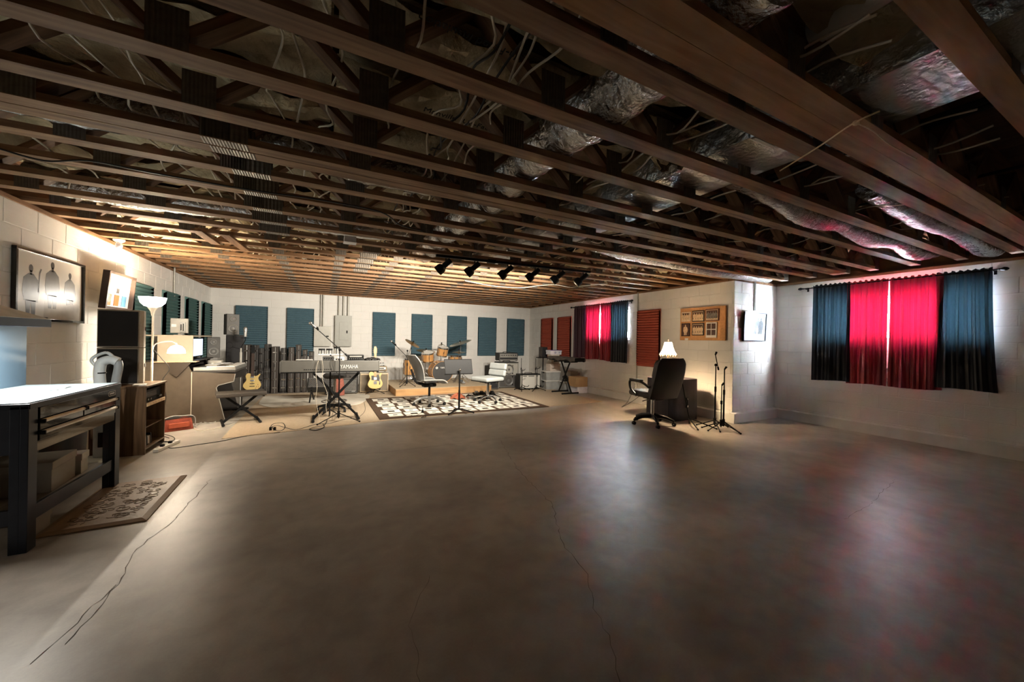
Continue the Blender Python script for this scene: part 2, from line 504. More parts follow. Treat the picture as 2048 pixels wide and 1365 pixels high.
# ---- windows: frame, mullions and panes
M_frame = mat('white_window_frame', (225, 226, 226), 0.4, var=0.02)
def glass_mat():
    m = bpy.data.materials.new('window_glass'); m.use_nodes = True
    nt = m.node_tree; n = nt.nodes; n.clear()
    o = n.new('ShaderNodeOutputMaterial'); t = n.new('ShaderNodeBsdfTransparent'); g = n.new('ShaderNodeBsdfGlossy'); x = n.new('ShaderNodeMixShader')
    g.inputs['Roughness'].default_value = 0.02; x.inputs[0].default_value = 0.06
    nt.links.new(t.outputs[0], x.inputs[1]); nt.links.new(g.outputs[0], x.inputs[2]); nt.links.new(x.outputs[0], o.inputs[0])
    return m
M_glass = glass_mat()
def window(name, x, w, npanes):
    y0, y1, z0, z1 = w; t = 0.05
    b = MB(); xa, xb = x + 0.08, x + 0.14
    b.bmm((xa, y0, z0), (xb, y1, z0 + t)).bmm((xa, y0, z1 - t), (xb, y1, z1)).bmm((xa, y0, z0), (xb, y0 + t, z1)).bmm((xa, y1 - t, z0), (xb, y1, z1))
    wo = struct(b.build(name, M_frame, bevel=0.004))
    pw = (y1 - y0 - 2 * t) / npanes
    for i in range(npanes):
        a = y0 + t + i * pw
        if i: MB().bmm((xa, a - 0.02, z0 + t), (xb, a + 0.02, z1 - t)).build('mullion', M_frame, wo)
        MB().bmm((xa + 0.025, a + (0.02 if i else 0), z0 + t), (xa + 0.029, a + pw - (0.02 if i < npanes - 1 else 0), z1 - t)).build('pane', M_glass, wo)
    MB().bmm((x - 0.01, y0 - 0.02, z0 - 0.03), (x + 0.16, y1 + 0.02, z0)).build('window_sill', M_frame, wo, bevel=0.004)
window('window_1', XR1, W1, 2)
window('window_2', XR2, W2, 2)
# ------------------------------------------------------------------ floor trusses overhead
def plate_mat():
    m = mat('galvanised_plate', (108, 98, 86), 0.5, 0.4, var=0.2, scale=30)
    nt = m.node_tree; n = nt.nodes; L = nt.links; b = n['Principled BSDF']
    tc = n.new('ShaderNodeTexCoord'); w = n.new('ShaderNodeTexWave'); w.wave_type = 'BANDS'; w.bands_direction = 'X'
    w.inputs['Scale'].default_value = 20; w.inputs['Distortion'].default_value = 0.4
    L.new(tc.outputs['Object'], w.inputs['Vector'])
    bp = n.new('ShaderNodeBump'); bp.inputs['Strength'].default_value = 0.7; bp.inputs['Distance'].default_value = 0.006
    L.new(w.outputs['Fac'], bp.inputs['Height']); L.new(bp.outputs[0], b.inputs['Normal'])
    return m
M_plate = plate_mat()
CW, CT = 0.098, 0.040                       # chord width and thickness
PAN = 0.755
web_me = None
x0n = 0.20
ang = math.atan2(ZT - ZJ - 2 * CT, PAN / 2)
wl_len = math.hypot(ZT - ZJ - 2 * CT, PAN / 2) - 0.02
web_me = MB().bmm((0, -CW / 2 + 0.004, -0.019), (wl_len, CW / 2 - 0.004, 0.019)).mesh('web', M_web)
plate_me = MB().bmm((-0.066, -0.0012, 0.004), (0.066, 0, 0.165)).mesh('connector_plate', M_plate)
splice_me = MB().bmm((-0.11, -CW / 2 + 0.006, -0.0015), (0.11, CW / 2 - 0.006, 0)).mesh('splice_plate', M_plate)
chord_me = {}
def chord(xa, xb, m):
    k = (round(xa, 2), round(xb, 2), m.name)
    if k not in chord_me:
        chord_me[k] = (MB().bmm((xa, -CW / 2, 0), (xb, CW / 2, CT)).mesh('bottom_chord', m), MB().bmm((XL - 0.1, -CW / 2, 0), (XR2 + 0.1 if xb > 6.3 else XR1 + 0.1, CW / 2, CT)).mesh('top_chord', m))
    return chord_me[k]
end_me = MB().bmm((0, -CW / 2 + 0.002, -0.002), (0.13, CW / 2 - 0.002, 0)).mesh('end_plate', mat('white_overspray', (214, 206, 196), 0.7, var=0.08))
TY = []
def truss(y, m=M_chord, label='open-web wooden floor truss overhead with plated joints', splice=None, x0=None):
    far = y > YJ - 0.05
    xe = (XR1 - 0.05) if far else 7.06
    t = thing('floor_truss', label, 'truss', (0, y, ZJ), 0, 'floor trusses overhead')
    bc, tc = chord(XL - 0.1, xe, m)
    inst(bc, 'bottom_chord', t, (0, 0, 0)); inst(tc, 'top_chord', t, (0, 0, ZT - ZJ - CT))
    k = -4
    while True:
        xb = x0n + k * PAN; k += 1
        if xb < XL: continue
        if xb > xe: break
        for sgn in (1, -1):
            xt = xb + sgn * PAN / 2
            if xt < XL - 0.1 or xt > xe + 0.3: continue
            if 2.05 < xb + sgn * 0.2 < 2.75 and y < 6.5: continue          # chase left open for the trunk duct
            inst(web_me, 'web', t, (xb + sgn * 0.015, 0, CT), (0, -ang if sgn > 0 else PI + ang, 0))
        for s in (-1, 1):
            inst(plate_me, 'connector_plate', t, (xb, s * (CW / 2 + (0 if s < 0 else 0.0012)), 0))
    if splice is not None:
        inst(splice_me, 'splice_plate', t, (splice, 0, 0))
        for s in (-1, 1): inst(plate_me, 'connector_plate', t, (splice, s * (CW / 2 + (0 if s < 0 else 0.0012)), 0), (0, 0, 0), (1.7, 1, 0.8))
    if not far: inst(end_me, 'end_plate', t, (xe - 0.13, 0, 0))
    TY.append(y)
    return t
NEWL = 'doubled yellow pine floor truss beside its twin overhead'
truss(0.045, M_chord, 'weathered floor truss behind the single yellow pine truss'); truss(0.455, M_chord_new, 'single yellow pine floor truss past the foil trunk duct')
truss(0.873, M_chord_new, NEWL); truss(0.973, M_chord_new, NEWL)
for y, w in ((1.118, 'first'), (1.53, 'second'), (1.94, 'third'), (2.355, 'fourth')):
    truss(y, M_chord, w + ' weathered floor truss after the doubled yellow pine pair')
DBL = 'doubled weathered floor truss with bright splice plates below'
truss(2.68, M_chord, DBL, -0.52); truss(2.785, M_chord, DBL, -0.50)
y = 3.10; oi = 0
ORD = ['first', 'second', 'third', 'fourth', 'fifth', 'sixth', 'seventh', 'eighth', 'ninth', 'tenth', 'eleventh', 'twelfth', 'thirteenth', 'fourteenth', 'fifteenth', 'sixteenth', 'seventeenth', 'eighteenth', 'nineteenth', 'twentieth']
while y < YB - 0.15:
    truss(y, M_chord, ORD[oi] + ' single floor truss beyond the doubled weathered pair', -0.45 if y < 5 else (0.55 if y < 7 else None)); y += 0.41; oi += 1
# ------------------------------------------------------------------ insulation batts in the truss bays
def batt_mat():
    m = mat('fibreglass', (190, 174, 142), 0.95, var=0.35, scale=5, bump=1.0, bdist=0.03, bscale=18, spec=0.1, detail=8)
    return m
M_batt = batt_mat()
def batt_mesh(seed, ln):
    r = random.Random(seed); ph = [r.uniform(0, 6.3) for _ in range(8)]
    nu, nv = 34, 8; wd = 0.315
    def bot(u, v):
        x = u * ln; yv = (v - 0.5) * wd
        e = 1 - (2 * v - 1) ** 4
        z = -0.05 * math.sin(2.3 * x + ph[0]) * e - 0.03 * math.sin(5.1 * x + ph[1] + 3 * v) - 0.018 * math.sin(11 * x + 9 * v + ph[2]) * e - 0.014 * math.sin(23 * x + 17 * v + ph[3]) - 0.03 * e
        if u < 0.04 or u > 0.96: z += 0.03
        return (x, yv, z)
    b = MB().grid(bot, nu, nv)
    b.f = [q[::-1] for q in b.f]
    b.bmm((0.01, -wd / 2 + 0.01, 0.03), (ln - 0.01, wd / 2 - 0.01, 0.05))
    me = b.mesh('insulation_batt', M_batt, smooth=True)
    return me
bmes = [batt_mesh(i, 2.3) for i in range(5)]
bays = [(a + b) / 2 for a, b in zip(TY[:-1], TY[1:]) if b - a > 0.25]
batts = {}
for i, yb in enumerate(bays):
    xmax = XR2 if yb < YJ else XR1
    x = XL + 0.02 - RND.uniform(0, 0.0)
    k = 0
    while x < xmax - 0.6:
        skip = (yb < 3.3 and x > 2.1 and k != 4) or (yb < 0.7)
        if yb < 1.2 and x < 1.0 and yb > 0.6: skip = False
        if not skip:
            o = bpy.data.objects.new('insulation_batt', RND.choice(bmes)); COL.objects.link(o)
            duct_bay = min(abs(yb - q) for q in (2.945, 4.54, 3.715)) < 0.05
            o.location = (x, yb, 2.768 if duct_bay else 2.675 + RND.uniform(-0.035, 0.035))
            ln = min(2.3, xmax - x - 0.02); o.scale = (ln / 2.3, 1, 1)
            tag(o, 'yellow-brown fibreglass batt stuffed between the floor trusses', 'insulation', 'insulation batts overhead')
            batts[(i, k)] = o
        x += 2.32; k += 1
# a torn batt hanging low beside the foil ducts
tb = MB()
def torn(u, v):
    a = u * 2 * PI; rr = 0.5 + 0.5 * math.sin(PI * v)
    return (2.05 + (0.17 * math.cos(a)) * rr + 0.02 * math.sin(7 * a + 5 * v), 1.735 + 0.11 * math.sin(a) * rr, 2.50 + 0.2 * v + 0.03 * math.sin(3 * a) * (1 - v))
tb.grid(torn, 22, 8)
tag(tb.build('insulation_batt', M_batt, smooth=True), 'torn yellow insulation hanging down beside the round foil duct', 'insulation', 'insulation batts overhead')

M_ink = mat('black_print', (30, 26, 22), 0.8)
bt = None
for kk, o in batts.items():
    if abs(o.location.y - 1.735) < 0.02 and kk[1] == 1: bt = o
    if abs(o.location.y - 2.147) < 0.03 and kk[1] == 1: bt2 = o
def batt_text(body, bo, px, z, rot, size):
    bo.location.z = 2.675; z = 2.675 - 0.122
    p = atz(px[0], px[1], z)
    t = text(body, 'printed_lettering', M_ink, None, (0, 0, 0), (0, 0, 0), size, 0.001)
    t.parent = bo
    t.location = ((p.x - bo.location.x) / bo.scale.x, p.y - bo.location.y, z - bo.location.z); t.rotation_euler = rot
    return t
batt_text('Un-Faced Insulation', bt, (948, 78), 2.575, (0, PI, 0), 0.058)
batt_text('Manville  Un-Faced Insul', bt2, (945, 248), 2.565, (PI, 0, 0), 0.058)

# ------------------------------------------------------------------ ducts
M_foil = mat('foil_duct', (205, 205, 204), 0.24, 1.0, var=0.1, scale=9, bump=1.0, bscale=22, detail=6, bdist=0.035)
M_foil2 = mat('foil_trunk', (198, 198, 196), 0.30, 0.95, var=0.06, scale=9, bump=0.8, bscale=26, bdist=0.02)
def flex(pts, r, label, seed=0, group='foil flexible ducts'):
    P = catmull(pts, 14); b = MB(); rr = []
    L_ = 0
    for i, p in enumerate(P):
        if i: L_ += (P[i] - P[i - 1]).length
        rr.append(r * (1 + 0.035 * math.sin(L_ * 46 + seed) + 0.03 * math.sin(L_ * 13 + seed * 2)))
    b.tube(P, rr, 20)
    o = b.build('flexible_duct', M_foil, smooth=True)
    return tag(o, label, 'duct', group)
ypts = [0.7 + 0.41 * i for i in range(21)]
flex([(1.30 + 0.03 * math.sin(i * 1.3), y, 2.605 + 0.012 * math.sin(i * 2.1)) for i, y in enumerate(ypts)], 0.165, 'round crinkled foil duct threading through the trusses towards the drums', 1)
# rectangular trunk duct
td = MB()
def trunk(u, v):
    a = v * 4; s = int(min(a, 3.999)); t = a - s
    hw, hh = 0.26, 0.145
    c = [(-hw, -hh), (hw, -hh), (hw, hh), (-hw, hh), (-hw, -hh)]
    q = Vector(c[s]).lerp(Vector(c[s + 1]), t)
    yv = 0.30 + u * 6.0
    bul = 0.018 * math.sin(PI * t) * (1 + 0.6 * math.sin(u * 6.0 * 15.3))
    d = q.normalized() * bul
    rb = 0.03
    return (2.43 + q.x + d.x, yv, 2.642 + q.y + d.y - 0.0)
td.grid(trunk, 90, 24)
to = td.build('trunk_duct', M_foil2, smooth=True)
tag(to, 'wide rectangular foil-wrapped trunk duct between the trusses', 'duct')
M_tape = mat('foil_tape', (170, 170, 168), 0.35, 0.9)
for yy in (1.25, 2.9, 4.4):
    MB().box((2.43, yy, 2.642), (0.57, 0.06, 0.335)).build('tape_band', M_tape, to, bevel=0.02)
flex([(2.75, 1.76, 2.62), (3.3, 1.735, 2.56), (3.9, 1.735, 2.47), (4.5, 1.74, 2.52), (5.1, 1.74, 2.455), (5.7, 1.735, 2.52), (6.3, 1.74, 2.46), (6.9, 1.735, 2.56)], 0.10, 'sagging foil branch duct running from the trunk to the curtained wall', 4)
flex([(XL + 0.12, 2.945, 2.60), (-1.4, 2.94, 2.575), (-0.5, 2.945, 2.60), (0.4, 2.94, 2.57), (1.12, 2.95, 2.60)], 0.125, 'foil branch duct lying along the doubled weathered truss', 7)
flex([(XL + 0.12, 4.54, 2.58), (-1.5, 4.535, 2.545), (-0.6, 4.53, 2.57), (0.3, 4.535, 2.545), (1.1, 4.53, 2.59)], 0.115, 'foil branch duct above the pictures on the left wall', 9)
flex([(2.75, 3.72, 2.6), (3.5, 3.715, 2.52), (4.5, 3.72, 2.50), (5.5, 3.715, 2.47), (6.9, 3.71, 2.50)], 0.105, 'foil branch duct ending above the jogged wall corner', 11)
flex([(3.9, 1.325, 2.60), (4.9, 1.325, 2.53), (5.9, 1.32, 2.56), (6.8, 1.325, 2.50), (7.2, 1.32, 2.53)], 0.105, 'foil branch duct over the end of the black curtain', 13)
flex([(5.1, 0.26, 2.62), (4.4, 0.24, 2.60), (3.2, 0.25, 2.58), (2.6, 0.25, 2.62)], 0.12, 'large foil duct beyond the single yellow truss', 15)
# white plastic drain pipe and dark water pipes
tag(MB().cyl((1.9, 0.05, 2.68), (1.9, 0.86, 2.68), 0.055, n=16).build('drain_pipe', M_white, smooth=True), 'fat white plastic drain pipe up between the trusses', 'pipe')
tag(MB().cyl((3.05, 0.1, 2.60), (3.05, 7.5, 2.60), 0.018, n=10).build('water_pipe', M_blackmetal, smooth=True), 'dark metal pipe crossing above the truss chords', 'pipe', 'dark pipes overhead')
tag(MB().cyl((3.13, 0.1, 2.60), (3.13, 7.5, 2.60), 0.018, n=10).build('water_pipe', M_blackmetal, smooth=True), 'dark metal pipe crossing above the truss chords', 'pipe', 'dark pipes overhead')
tag(MB().cyl((4.3, 0.1, 2.58), (4.3, 3.7, 2.58), 0.012, n=8).build('water_pipe', M_blackmetal, smooth=True), 'dark metal pipe crossing above the truss chords', 'pipe', 'dark pipes overhead')

# ------------------------------------------------------------------ loose electrical cables over the chords
def cable(x, y0, y1, z=2.50, seed=0, m=None, r=0.0055, amp=0.05, drift=0.0, label=None, flat=1.0):
    q = random.Random(seed); P = []; yv = y0
    while yv <= y1:
        P.append((x + drift * (yv - y0) + q.uniform(-amp, amp), yv, z + q.uniform(-0.035, 0.06))); yv += 0.205
    b = MB().tube(catmull(P, 4), r, 6)
    o = b.build('electrical_cable', m or M_cable_w, smooth=True)
    return tag(o, label, 'cable', 'cables across the trusses')
for i, x in enumerate((-1.02, -0.90, -0.84, -0.72)): cable(x, 1.0, 8.5, 2.50, 20 + i, drift=0.01, label='white cable in the bundle of four above the workbench side of the trusses')
for i, x in enumerate((-0.22, -0.10, 0.02, 0.30)): cable(x, 0.9, 9.5, 2.53, 30 + i, drift=-0.01, label='white cable in the loose run of four above the digital piano')
for i, x in enumerate((0.56, 0.63, 0.70, 0.75, 0.80)): cable(x, 1.0, 9.0, 2.50, 40 + i, drift=0.015, label='white cable in the bundle alongside two black cables')
for i, x in enumerate((1.72, 1.80, 1.86)): cable(x, 0.6, 8.5, 2.50, 50 + i, drift=0.0, label='white cable between the round foil duct and the trunk duct')
for i, x in enumerate((2.95, 3.22, 3.32)): cable(x, 0.6, 6.5, 2.50, 60 + i, amp=0.03, label='white cable beside the paired dark pipes overhead')
for i, x in enumerate((4.1, 4.75, 5.3)): cable(x, 0.8, 6.0, 2.47, 70 + i, amp=0.03, r=0.004, label='thin white cable crossing the trusses towards the curtained wall')
for i, x in enumerate((-1.85, -1.6)): cable(x, 3.2, 9.5, 2.48, 80 + i, label='white cable near the left wall above the foam panels')
BL_ = 'thin black cable threaded across the floor trusses'
for i, x in enumerate((0.60, 0.67)): cable(x, 1.0, 8.0, 2.50, 90 + i, M_cable_b, 0.006, label=BL_)
# black cable swagged under the trusses
cb_ = catmull([atz(0, 298, 2.40), atz(90, 322, 2.395), atz(180, 322, 2.40), atz(300, 345, 2.385), atz(500, 380, 2.395), atz(640, 400, 2.40), atz(760, 424, 2.39), atz(800, 450, 2.36), atz(845, 462, 2.36)], 6)
tag(MB().tube(cb_, 0.006, 6).build('electrical_cable', M_cable_b, smooth=True), 'long black cable swagged just below the trusses', 'cable')
# rope tied under the doubled yellow trusses
M_rope = mat('white_rope', (210, 186, 146), 0.9, bump=0.5, scale=90)
rp = catmull([atz(1560, 342, 2.40), atz(1640, 292, 2.40), atz(1705, 248, 2.395), atz(1760, 222, 2.40)], 5)
ro = MB().tube(rp, 0.004, 6).build('rope', M_rope, smooth=True)
tag(ro, 'pale rope knotted below the doubled yellow trusses', 'rope')
k0 = atz(1712, 246, 2.395)
MB().sph(k0, (0.018, 0.014, 0.012), 8, 6).build('knot', M_rope, ro, smooth=True)
MB().tube(catmull([k0, atz(1745, 262, 2.395), atz(1780, 290, 2.395), atz(1832, 318, 2.40)], 5), 0.0032, 6).build('rope_tail', M_rope, ro, smooth=True)
# keyless bulb socket on the left
M_bulb_blue = mat('frosted_bulb', (200, 205, 225), 0.3, var=0.02)
p = atz(238, 480, 2.40)
t = thing('bulb_socket', 'white porcelain bulb socket fixed under the trusses by the left wall', 'light socket', p)
MB().lathe([(0.0, 0.01), (0.05, 0.01), (0.055, 0), (0.05, -0.015), (0.03, -0.03)], n=16).build('base', M_white, t, smooth=True)
MB().lathe([(0.018, -0.03), (0.03, -0.05), (0.034, -0.075), (0.026, -0.1), (0.0, -0.11)], n=16).build('bulb', M_bulb_blue, t, smooth=True)

# ------------------------------------------------------------------ track lights
tr0, tr1 = Vector((1.30, 4.76, 2.39)), Vector((3.70, 4.58, 2.39))
tk = thing('light_track', 'long black lighting track fixed below the trusses', 'light track')
MB().tube([tr0, tr1], 0.022, 4).build('rail', M_blackmetal, tk)
pm = tr0.lerp(tr1, 0.32)
MB().box(pm + Vector((0, 0, 0.0)), (0.12, 0.06, 0.05)).build('power_feed', M_blackmetal, tk, bevel=0.004)
heads = [1.433, 1.829, 2.316, 2.742, 3.157, 3.57]
M_lampface = mat('lamp_reflector', (255, 226, 180), 0.3, emit=((255, 214, 150), 8.0))
tgt = [(-1.2, 9.6, 0.6), (0.0, 9.6, 0.6), (0.9, 9.8, 0.5), (1.6, 9.8, 0.7), (2.4, 9.6, 0.5), (3.2, 9.5, 0.4)]
for i, hx in enumerate(heads):
    q = (hx - tr0.x) / (tr1.x - tr0.x); base = tr0.lerp(tr1, q)
    t = thing('track_spotlight', ('end', 'second', 'third', 'fourth', 'fifth', 'last')[i] + ' black bell-mouthed spotlight along the track from the round foil duct', 'spotlight', base, 0, 'track spotlights')
    piv = Vector((0, 0, -0.10))
    MB().cyl((0, 0, -0.02), piv, 0.009, n=8).sph(piv, 0.02, 8, 6).build('stem', M_blackmetal, t, smooth=True)
    d = (Vector((-0.62, 0.42, -0.62))).normalized()
    a = piv - d * 0.085; m_ = piv + d * 0.04; e = piv + d * 0.145
    b = MB().cyl(a, m_, 0.036, n=16).build('housing', M_blackmetal, t, smooth=True)
    q_ = d.to_track_quat('Z', 'Y').to_matrix().to_4x4()
    bb = MB(); bb.T = Matrix.Translation(m_) @ q_
    bb.lathe([(0.036, 0), (0.06, 0.02), (0.066, 0.05), (0.066, 0.105), (0.061, 0.105), (0.058, 0.05), (0.03, 0.015)], n=20, cap=False)
    bb.build('bell', M_blackmetal, t, smooth=True, recalc=False)
    fb = MB(); fb.T = Matrix.Translation(m_) @ q_
    fb.lathe([(0.0, 0.05), (0.055, 0.055)], n=16, cap=False)
    fb.build('bulb', M_lampface, t, recalc=False)
    wp = base + piv + d * 0.17
    spot_light('track_light', wp, tgt[i], 34, (1.0, 0.91, 0.78), rad(95), 0.7, 0.04)

# ------------------------------------------------------------------ acoustic foam
def foam_mesh(w, h, name, m, pitch=0.052):
    n = max(4, round(h / pitch)); p = h / n; poly = [(0, 0)]
    for i in range(n): poly += [(-0.018, i * p), (-0.062, (i + 0.5) * p)]
    poly += [(-0.018, h), (0, h)]
    # poly is (depth, z) extruded along local x
    b = MB(); k = len(poly)
    vs = [(0, q[0], q[1]) for q in poly] + [(w, q[0], q[1]) for q in poly]
    fs = [(i, (i + 1) % k, (i + 1) % k + k, i + k) for i in range(k)]
    b.add(vs, fs)
    for s in (0, k):
        for i in range(1, k - 2): b.f.append((s + 0, s + i, s + i + 1) if s else (s + 0, s + i + 1, s + i)); b.mi.append(0)
        b.f.append((s, s + k - 2, s + k - 1) if s else (s, s + k - 1, s + k - 2)); b.mi.append(0)
    return b.mesh(name, m)
M_foam_b = mat('teal_blue_foam', (98, 126, 138), 0.95, var=0.12, scale=60, bump=0.5, bscale=200, spec=0.1)
M_foam_dg = mat('green_foam', (98, 130, 128), 0.95, var=0.12, scale=60, bump=0.5, bscale=200, spec=0.1)
M_foam_r = mat('brick_red_foam', (190, 104, 86), 0.95, var=0.12, scale=60, bump=0.5, bscale=200, spec=0.1)
def foam(w, z0, z1, loc, rz, m, label, group):
    o = bpy.data.objects.new('acoustic_foam_panel', foam_mesh(w, z1 - z0, 'acoustic_foam_panel', m)); COL.objects.link(o)
    o.location = (loc[0], loc[1], z0); o.rotation_euler = (0, 0, rz)
    return tag(o, label, 'foam panel', group)
GB = 'blue foam panels on the back wall'
bl = ['blue ridged foam panel beside the corner behind the studio desk', 'blue ridged foam panel behind the guitar cases', 'blue ridged foam panel right of the grey breaker panel',
      'blue ridged foam panel behind the tilted cymbals', 'blue ridged foam panel behind the raised crash cymbals', 'blue ridged foam panel behind the bass amplifier head, left one', 'blue ridged foam panel nearest the red foam corner']
bx = [(-1.82, -1.19), (-0.79, -0.205), (1.20, 1.79), (2.24, 2.83), (3.285, 3.89), (4.27, 4.88), (5.27, 5.89)]
bl[5] = 'blue ridged foam panel above the white leather chair'
for (a, b_), s in zip(bx, bl): foam(b_ - a, 0.80, 2.0, (a, YB - 0.001, 0), 0, M_foam_b, s, GB)
lf = [(6.68, 7.30, M_foam_dg, 'green ridged foam panel beside the torchiere lamp bowl'), (7.81, 8.45, M_foam_dg, 'green ridged foam panel behind the bare flat screen'),
      (8.90, 9.54, M_foam_dg, 'green ridged foam panel on the left wall, third from the pictures'), (9.96, 10.56, M_foam_dg, 'green ridged foam panel on the left wall by the corner')]
for a, b_, m, s in lf: foam(b_ - a, 0.80, 2.0, (XL + 0.001, a, 0), rad(90), m, s, 'foam panels on the left wall')
rf = [(9.24, 9.85, 'red ridged foam panel nearest the back corner'), (8.33, 8.95, 'red ridged foam panel beside the short curtains'), (5.30, 5.89, 'red ridged foam panel behind the executive chair')]
for a, b_, s in rf: foam(b_ - a, 0.80, 2.0, (XR1 - 0.001, b_, 0), rad(-90), M_foam_r, s, 'red foam panels')

# ------------------------------------------------------------------ curtains
def curtain_mat(name, c, tc, tw):
    m = bpy.data.materials.new(name); m.use_nodes = True
    nt = m.node_tree; n = nt.nodes; L = nt.links; n.clear()
    o = n.new('ShaderNodeOutputMaterial'); d = n.new('ShaderNodeBsdfPrincipled'); t = n.new('ShaderNodeBsdfTranslucent'); x = n.new('ShaderNodeMixShader')
    d.inputs['Base Color'].default_value = lin(c); d.inputs['Roughness'].default_value = 0.45; d.inputs['Sheen Weight'].default_value = 0.1; d.inputs['Specular IOR Level'].default_value = 0.4
    t.inputs['Color'].default_value = lin(tc); x.inputs[0].default_value = tw
    tx = n.new('ShaderNodeTexCoord'); wv = n.new('ShaderNodeTexNoise'); wv.inputs['Scale'].default_value = 300
    bp = n.new('ShaderNodeBump'); bp.inputs['Strength'].default_value = 0.15
    L.new(tx.outputs['Object'], wv.inputs['Vector']); L.new(wv.outputs[0], bp.inputs['Height']); L.new(bp.outputs[0], d.inputs['Normal'])
    L.new(d.outputs[0], x.inputs[1]); L.new(t.outputs[0], x.inputs[2]); L.new(x.outputs[0], o.inputs[0])
    return m
M_cur_r = curtain_mat('red_curtain', (140, 32, 40), (190, 22, 56), 0.018)
M_cur_k = curtain_mat('navy_black_curtain', (22, 23, 30), (60, 88, 104), 0.006)
M_cur_p = curtain_mat('plum_curtain', (64, 26, 40), (84, 44, 70), 0.008)
def curtain(y0, y1, z0, z1, x, m, label, seed, flare=0.0, group=None):
    q = random.Random(seed); w = abs(y1 - y0); n = max(5, round(w / 0.055)); ph = [q.uniform(0, 6.28) for _ in range(5)]
    def fn(u, v):
        a = 2 * PI * n * u
        dep = 0.012 * math.sin(a + ph[0]) + 0.010 * math.sin(0.43 * a + ph[1] + v) * (0.5 + v) + 0.016 * math.sin(0.21 * a + ph[2] + 0.6 * v) * v
        yy = y0 + (y1 - y0) * u + 0.006 * math.sin(1.7 * a + ph[3]) + flare * v * v * (u if flare * (y1 - y0) > 0 else u)
        zz = z1 + (z0 - z1) * v + (0.012 * math.sin(0.9 * a + ph[4]) if v == 0 else 0) + 0.012 * math.sin(3 * u + ph[1]) * v
        pin = 1.0 if v > 0.06 else 0.35
        return (x + dep * pin, yy, zz)
    b = MB().grid(fn, n * 8, 30)
    o = b.build('curtain', m, smooth=True, recalc=False)
    # hem and rod pocket are sewn in
    return tag(o, label, 'curtain', group)
def rod(x, y0, y1, z, label):
    t = thing('curtain_rod', label, 'curtain rod')
    MB().cyl((x, y0, z), (x, y1, z), 0.009, n=10).build('pole', M_blackmetal, t, smooth=True)
    for y, s in ((y0, -1), (y1, 1)):
        MB().lathe([(0.006, 0), (0.016, 0.012), (0.012, 0.02), (0.024, 0.045), (0.02, 0.07), (0.006, 0.085)] if s > 0 else [(0.006, -0.085), (0.02, -0.07), (0.024, -0.045), (0.012, -0.02), (0.016, -0.012), (0.006, 0)], (x, y, z), 12, 'y').build('finial', M_blackmetal, t, smooth=True)
        yb = y - s * 0.03
        MB().tube([(x, yb, z - 0.012), (x + 0.04, yb, z - 0.012), (x + 0.072, yb, z - 0.02)], 0.006, 6).bmm((x + 0.068, yb - 0.012, z - 0.05), (x + 0.079, yb + 0.012, z + 0.02)).build('bracket', M_blackmetal, t)
xc = XR2 - 0.08
rod(xc, 1.30, 3.33, 2.275, 'black curtain rod above the wide window')
curtain(3.19, 2.70, 0.745, 2.31, xc, M_cur_k, 'navy black curtain nearest the jogged wall', 1)
curtain(2.74, 2.275, 0.735, 2.305, xc - 0.004, M_cur_r, 'red curtain beside the navy curtain nearest the jogged wall', 2)
curtain(2.262, 1.74, 0.745, 2.30, xc - 0.004, M_cur_r, 'red curtain beside the widest navy curtain', 3)
curtain(1.80, 1.345, 0.775, 2.305, xc + 0.004, M_cur_k, 'widest navy black curtain at the far end of the rod', 4, flare=-0.06)
xc = XR1 - 0.075
rod(xc, 6.08, 8.20, 2.225, 'black curtain rod above the shorter window')
curtain(8.10, 7.58, 0.88, 2.245, xc, M_cur_p, 'dark plum curtain beside the red foam panels', 5)
curtain(7.60, 7.07, 0.86, 2.245, xc - 0.004, M_cur_r, 'red curtain beside the dark plum curtain', 6)
curtain(7.06, 6.68, 0.85, 2.245, xc - 0.004, M_cur_r, 'narrow red curtain in the middle of the shorter window', 7)
curtain(6.72, 6.14, 0.83, 2.25, xc + 0.004, M_cur_k, 'dark curtain on the shorter window beside the wall conduit', 8)

# swagged white cable, junction box and loose blocking below the far trusses
P_ = [atz(x, y, z) for x, y, z in ((930, 562, 2.40), (985, 572, 2.36), (1040, 576, 2.33), (1075, 572, 2.37), (1110, 570, 2.39), (1140, 575, 2.34), (1165, 572, 2.38), (1215, 568, 2.40))]
tag(MB().tube(catmull(P_, 6), 0.007, 6).build('electrical_cable', M_cable_w, smooth=True), 'white cable swagged below the trusses beyond the track spotlights', 'cable')
p = atz(700, 477, 2.395)
t = thing('junction_box', 'white junction box fixed below a truss above the digital piano', 'electrical box', p)
MB().bmm((-0.06, -0.06, -0.05), (0.06, 0.06, 0.012)).build('box', M_white, t, bevel=0.004)
MB().bmm((-0.065, -0.065, -0.055), (0.065, 0.065, -0.05)).build('cover', M_white, t)
for (x0, y0, x1, y1, w) in ((392, 460, 432, 488, 'first'), (448, 468, 490, 500, 'second')):
    a, b = atz(x0, y0, 2.395), atz(x1, y1, 2.395); d = b - a
    o = MB().box((a + b) / 2, (d.length, 0.09, 0.022), rz=math.atan2(d.y, d.x)).build('loose_board', M_sill)
    tag(o, w + ' short pine board nailed across the trusses near the left wall', 'board')
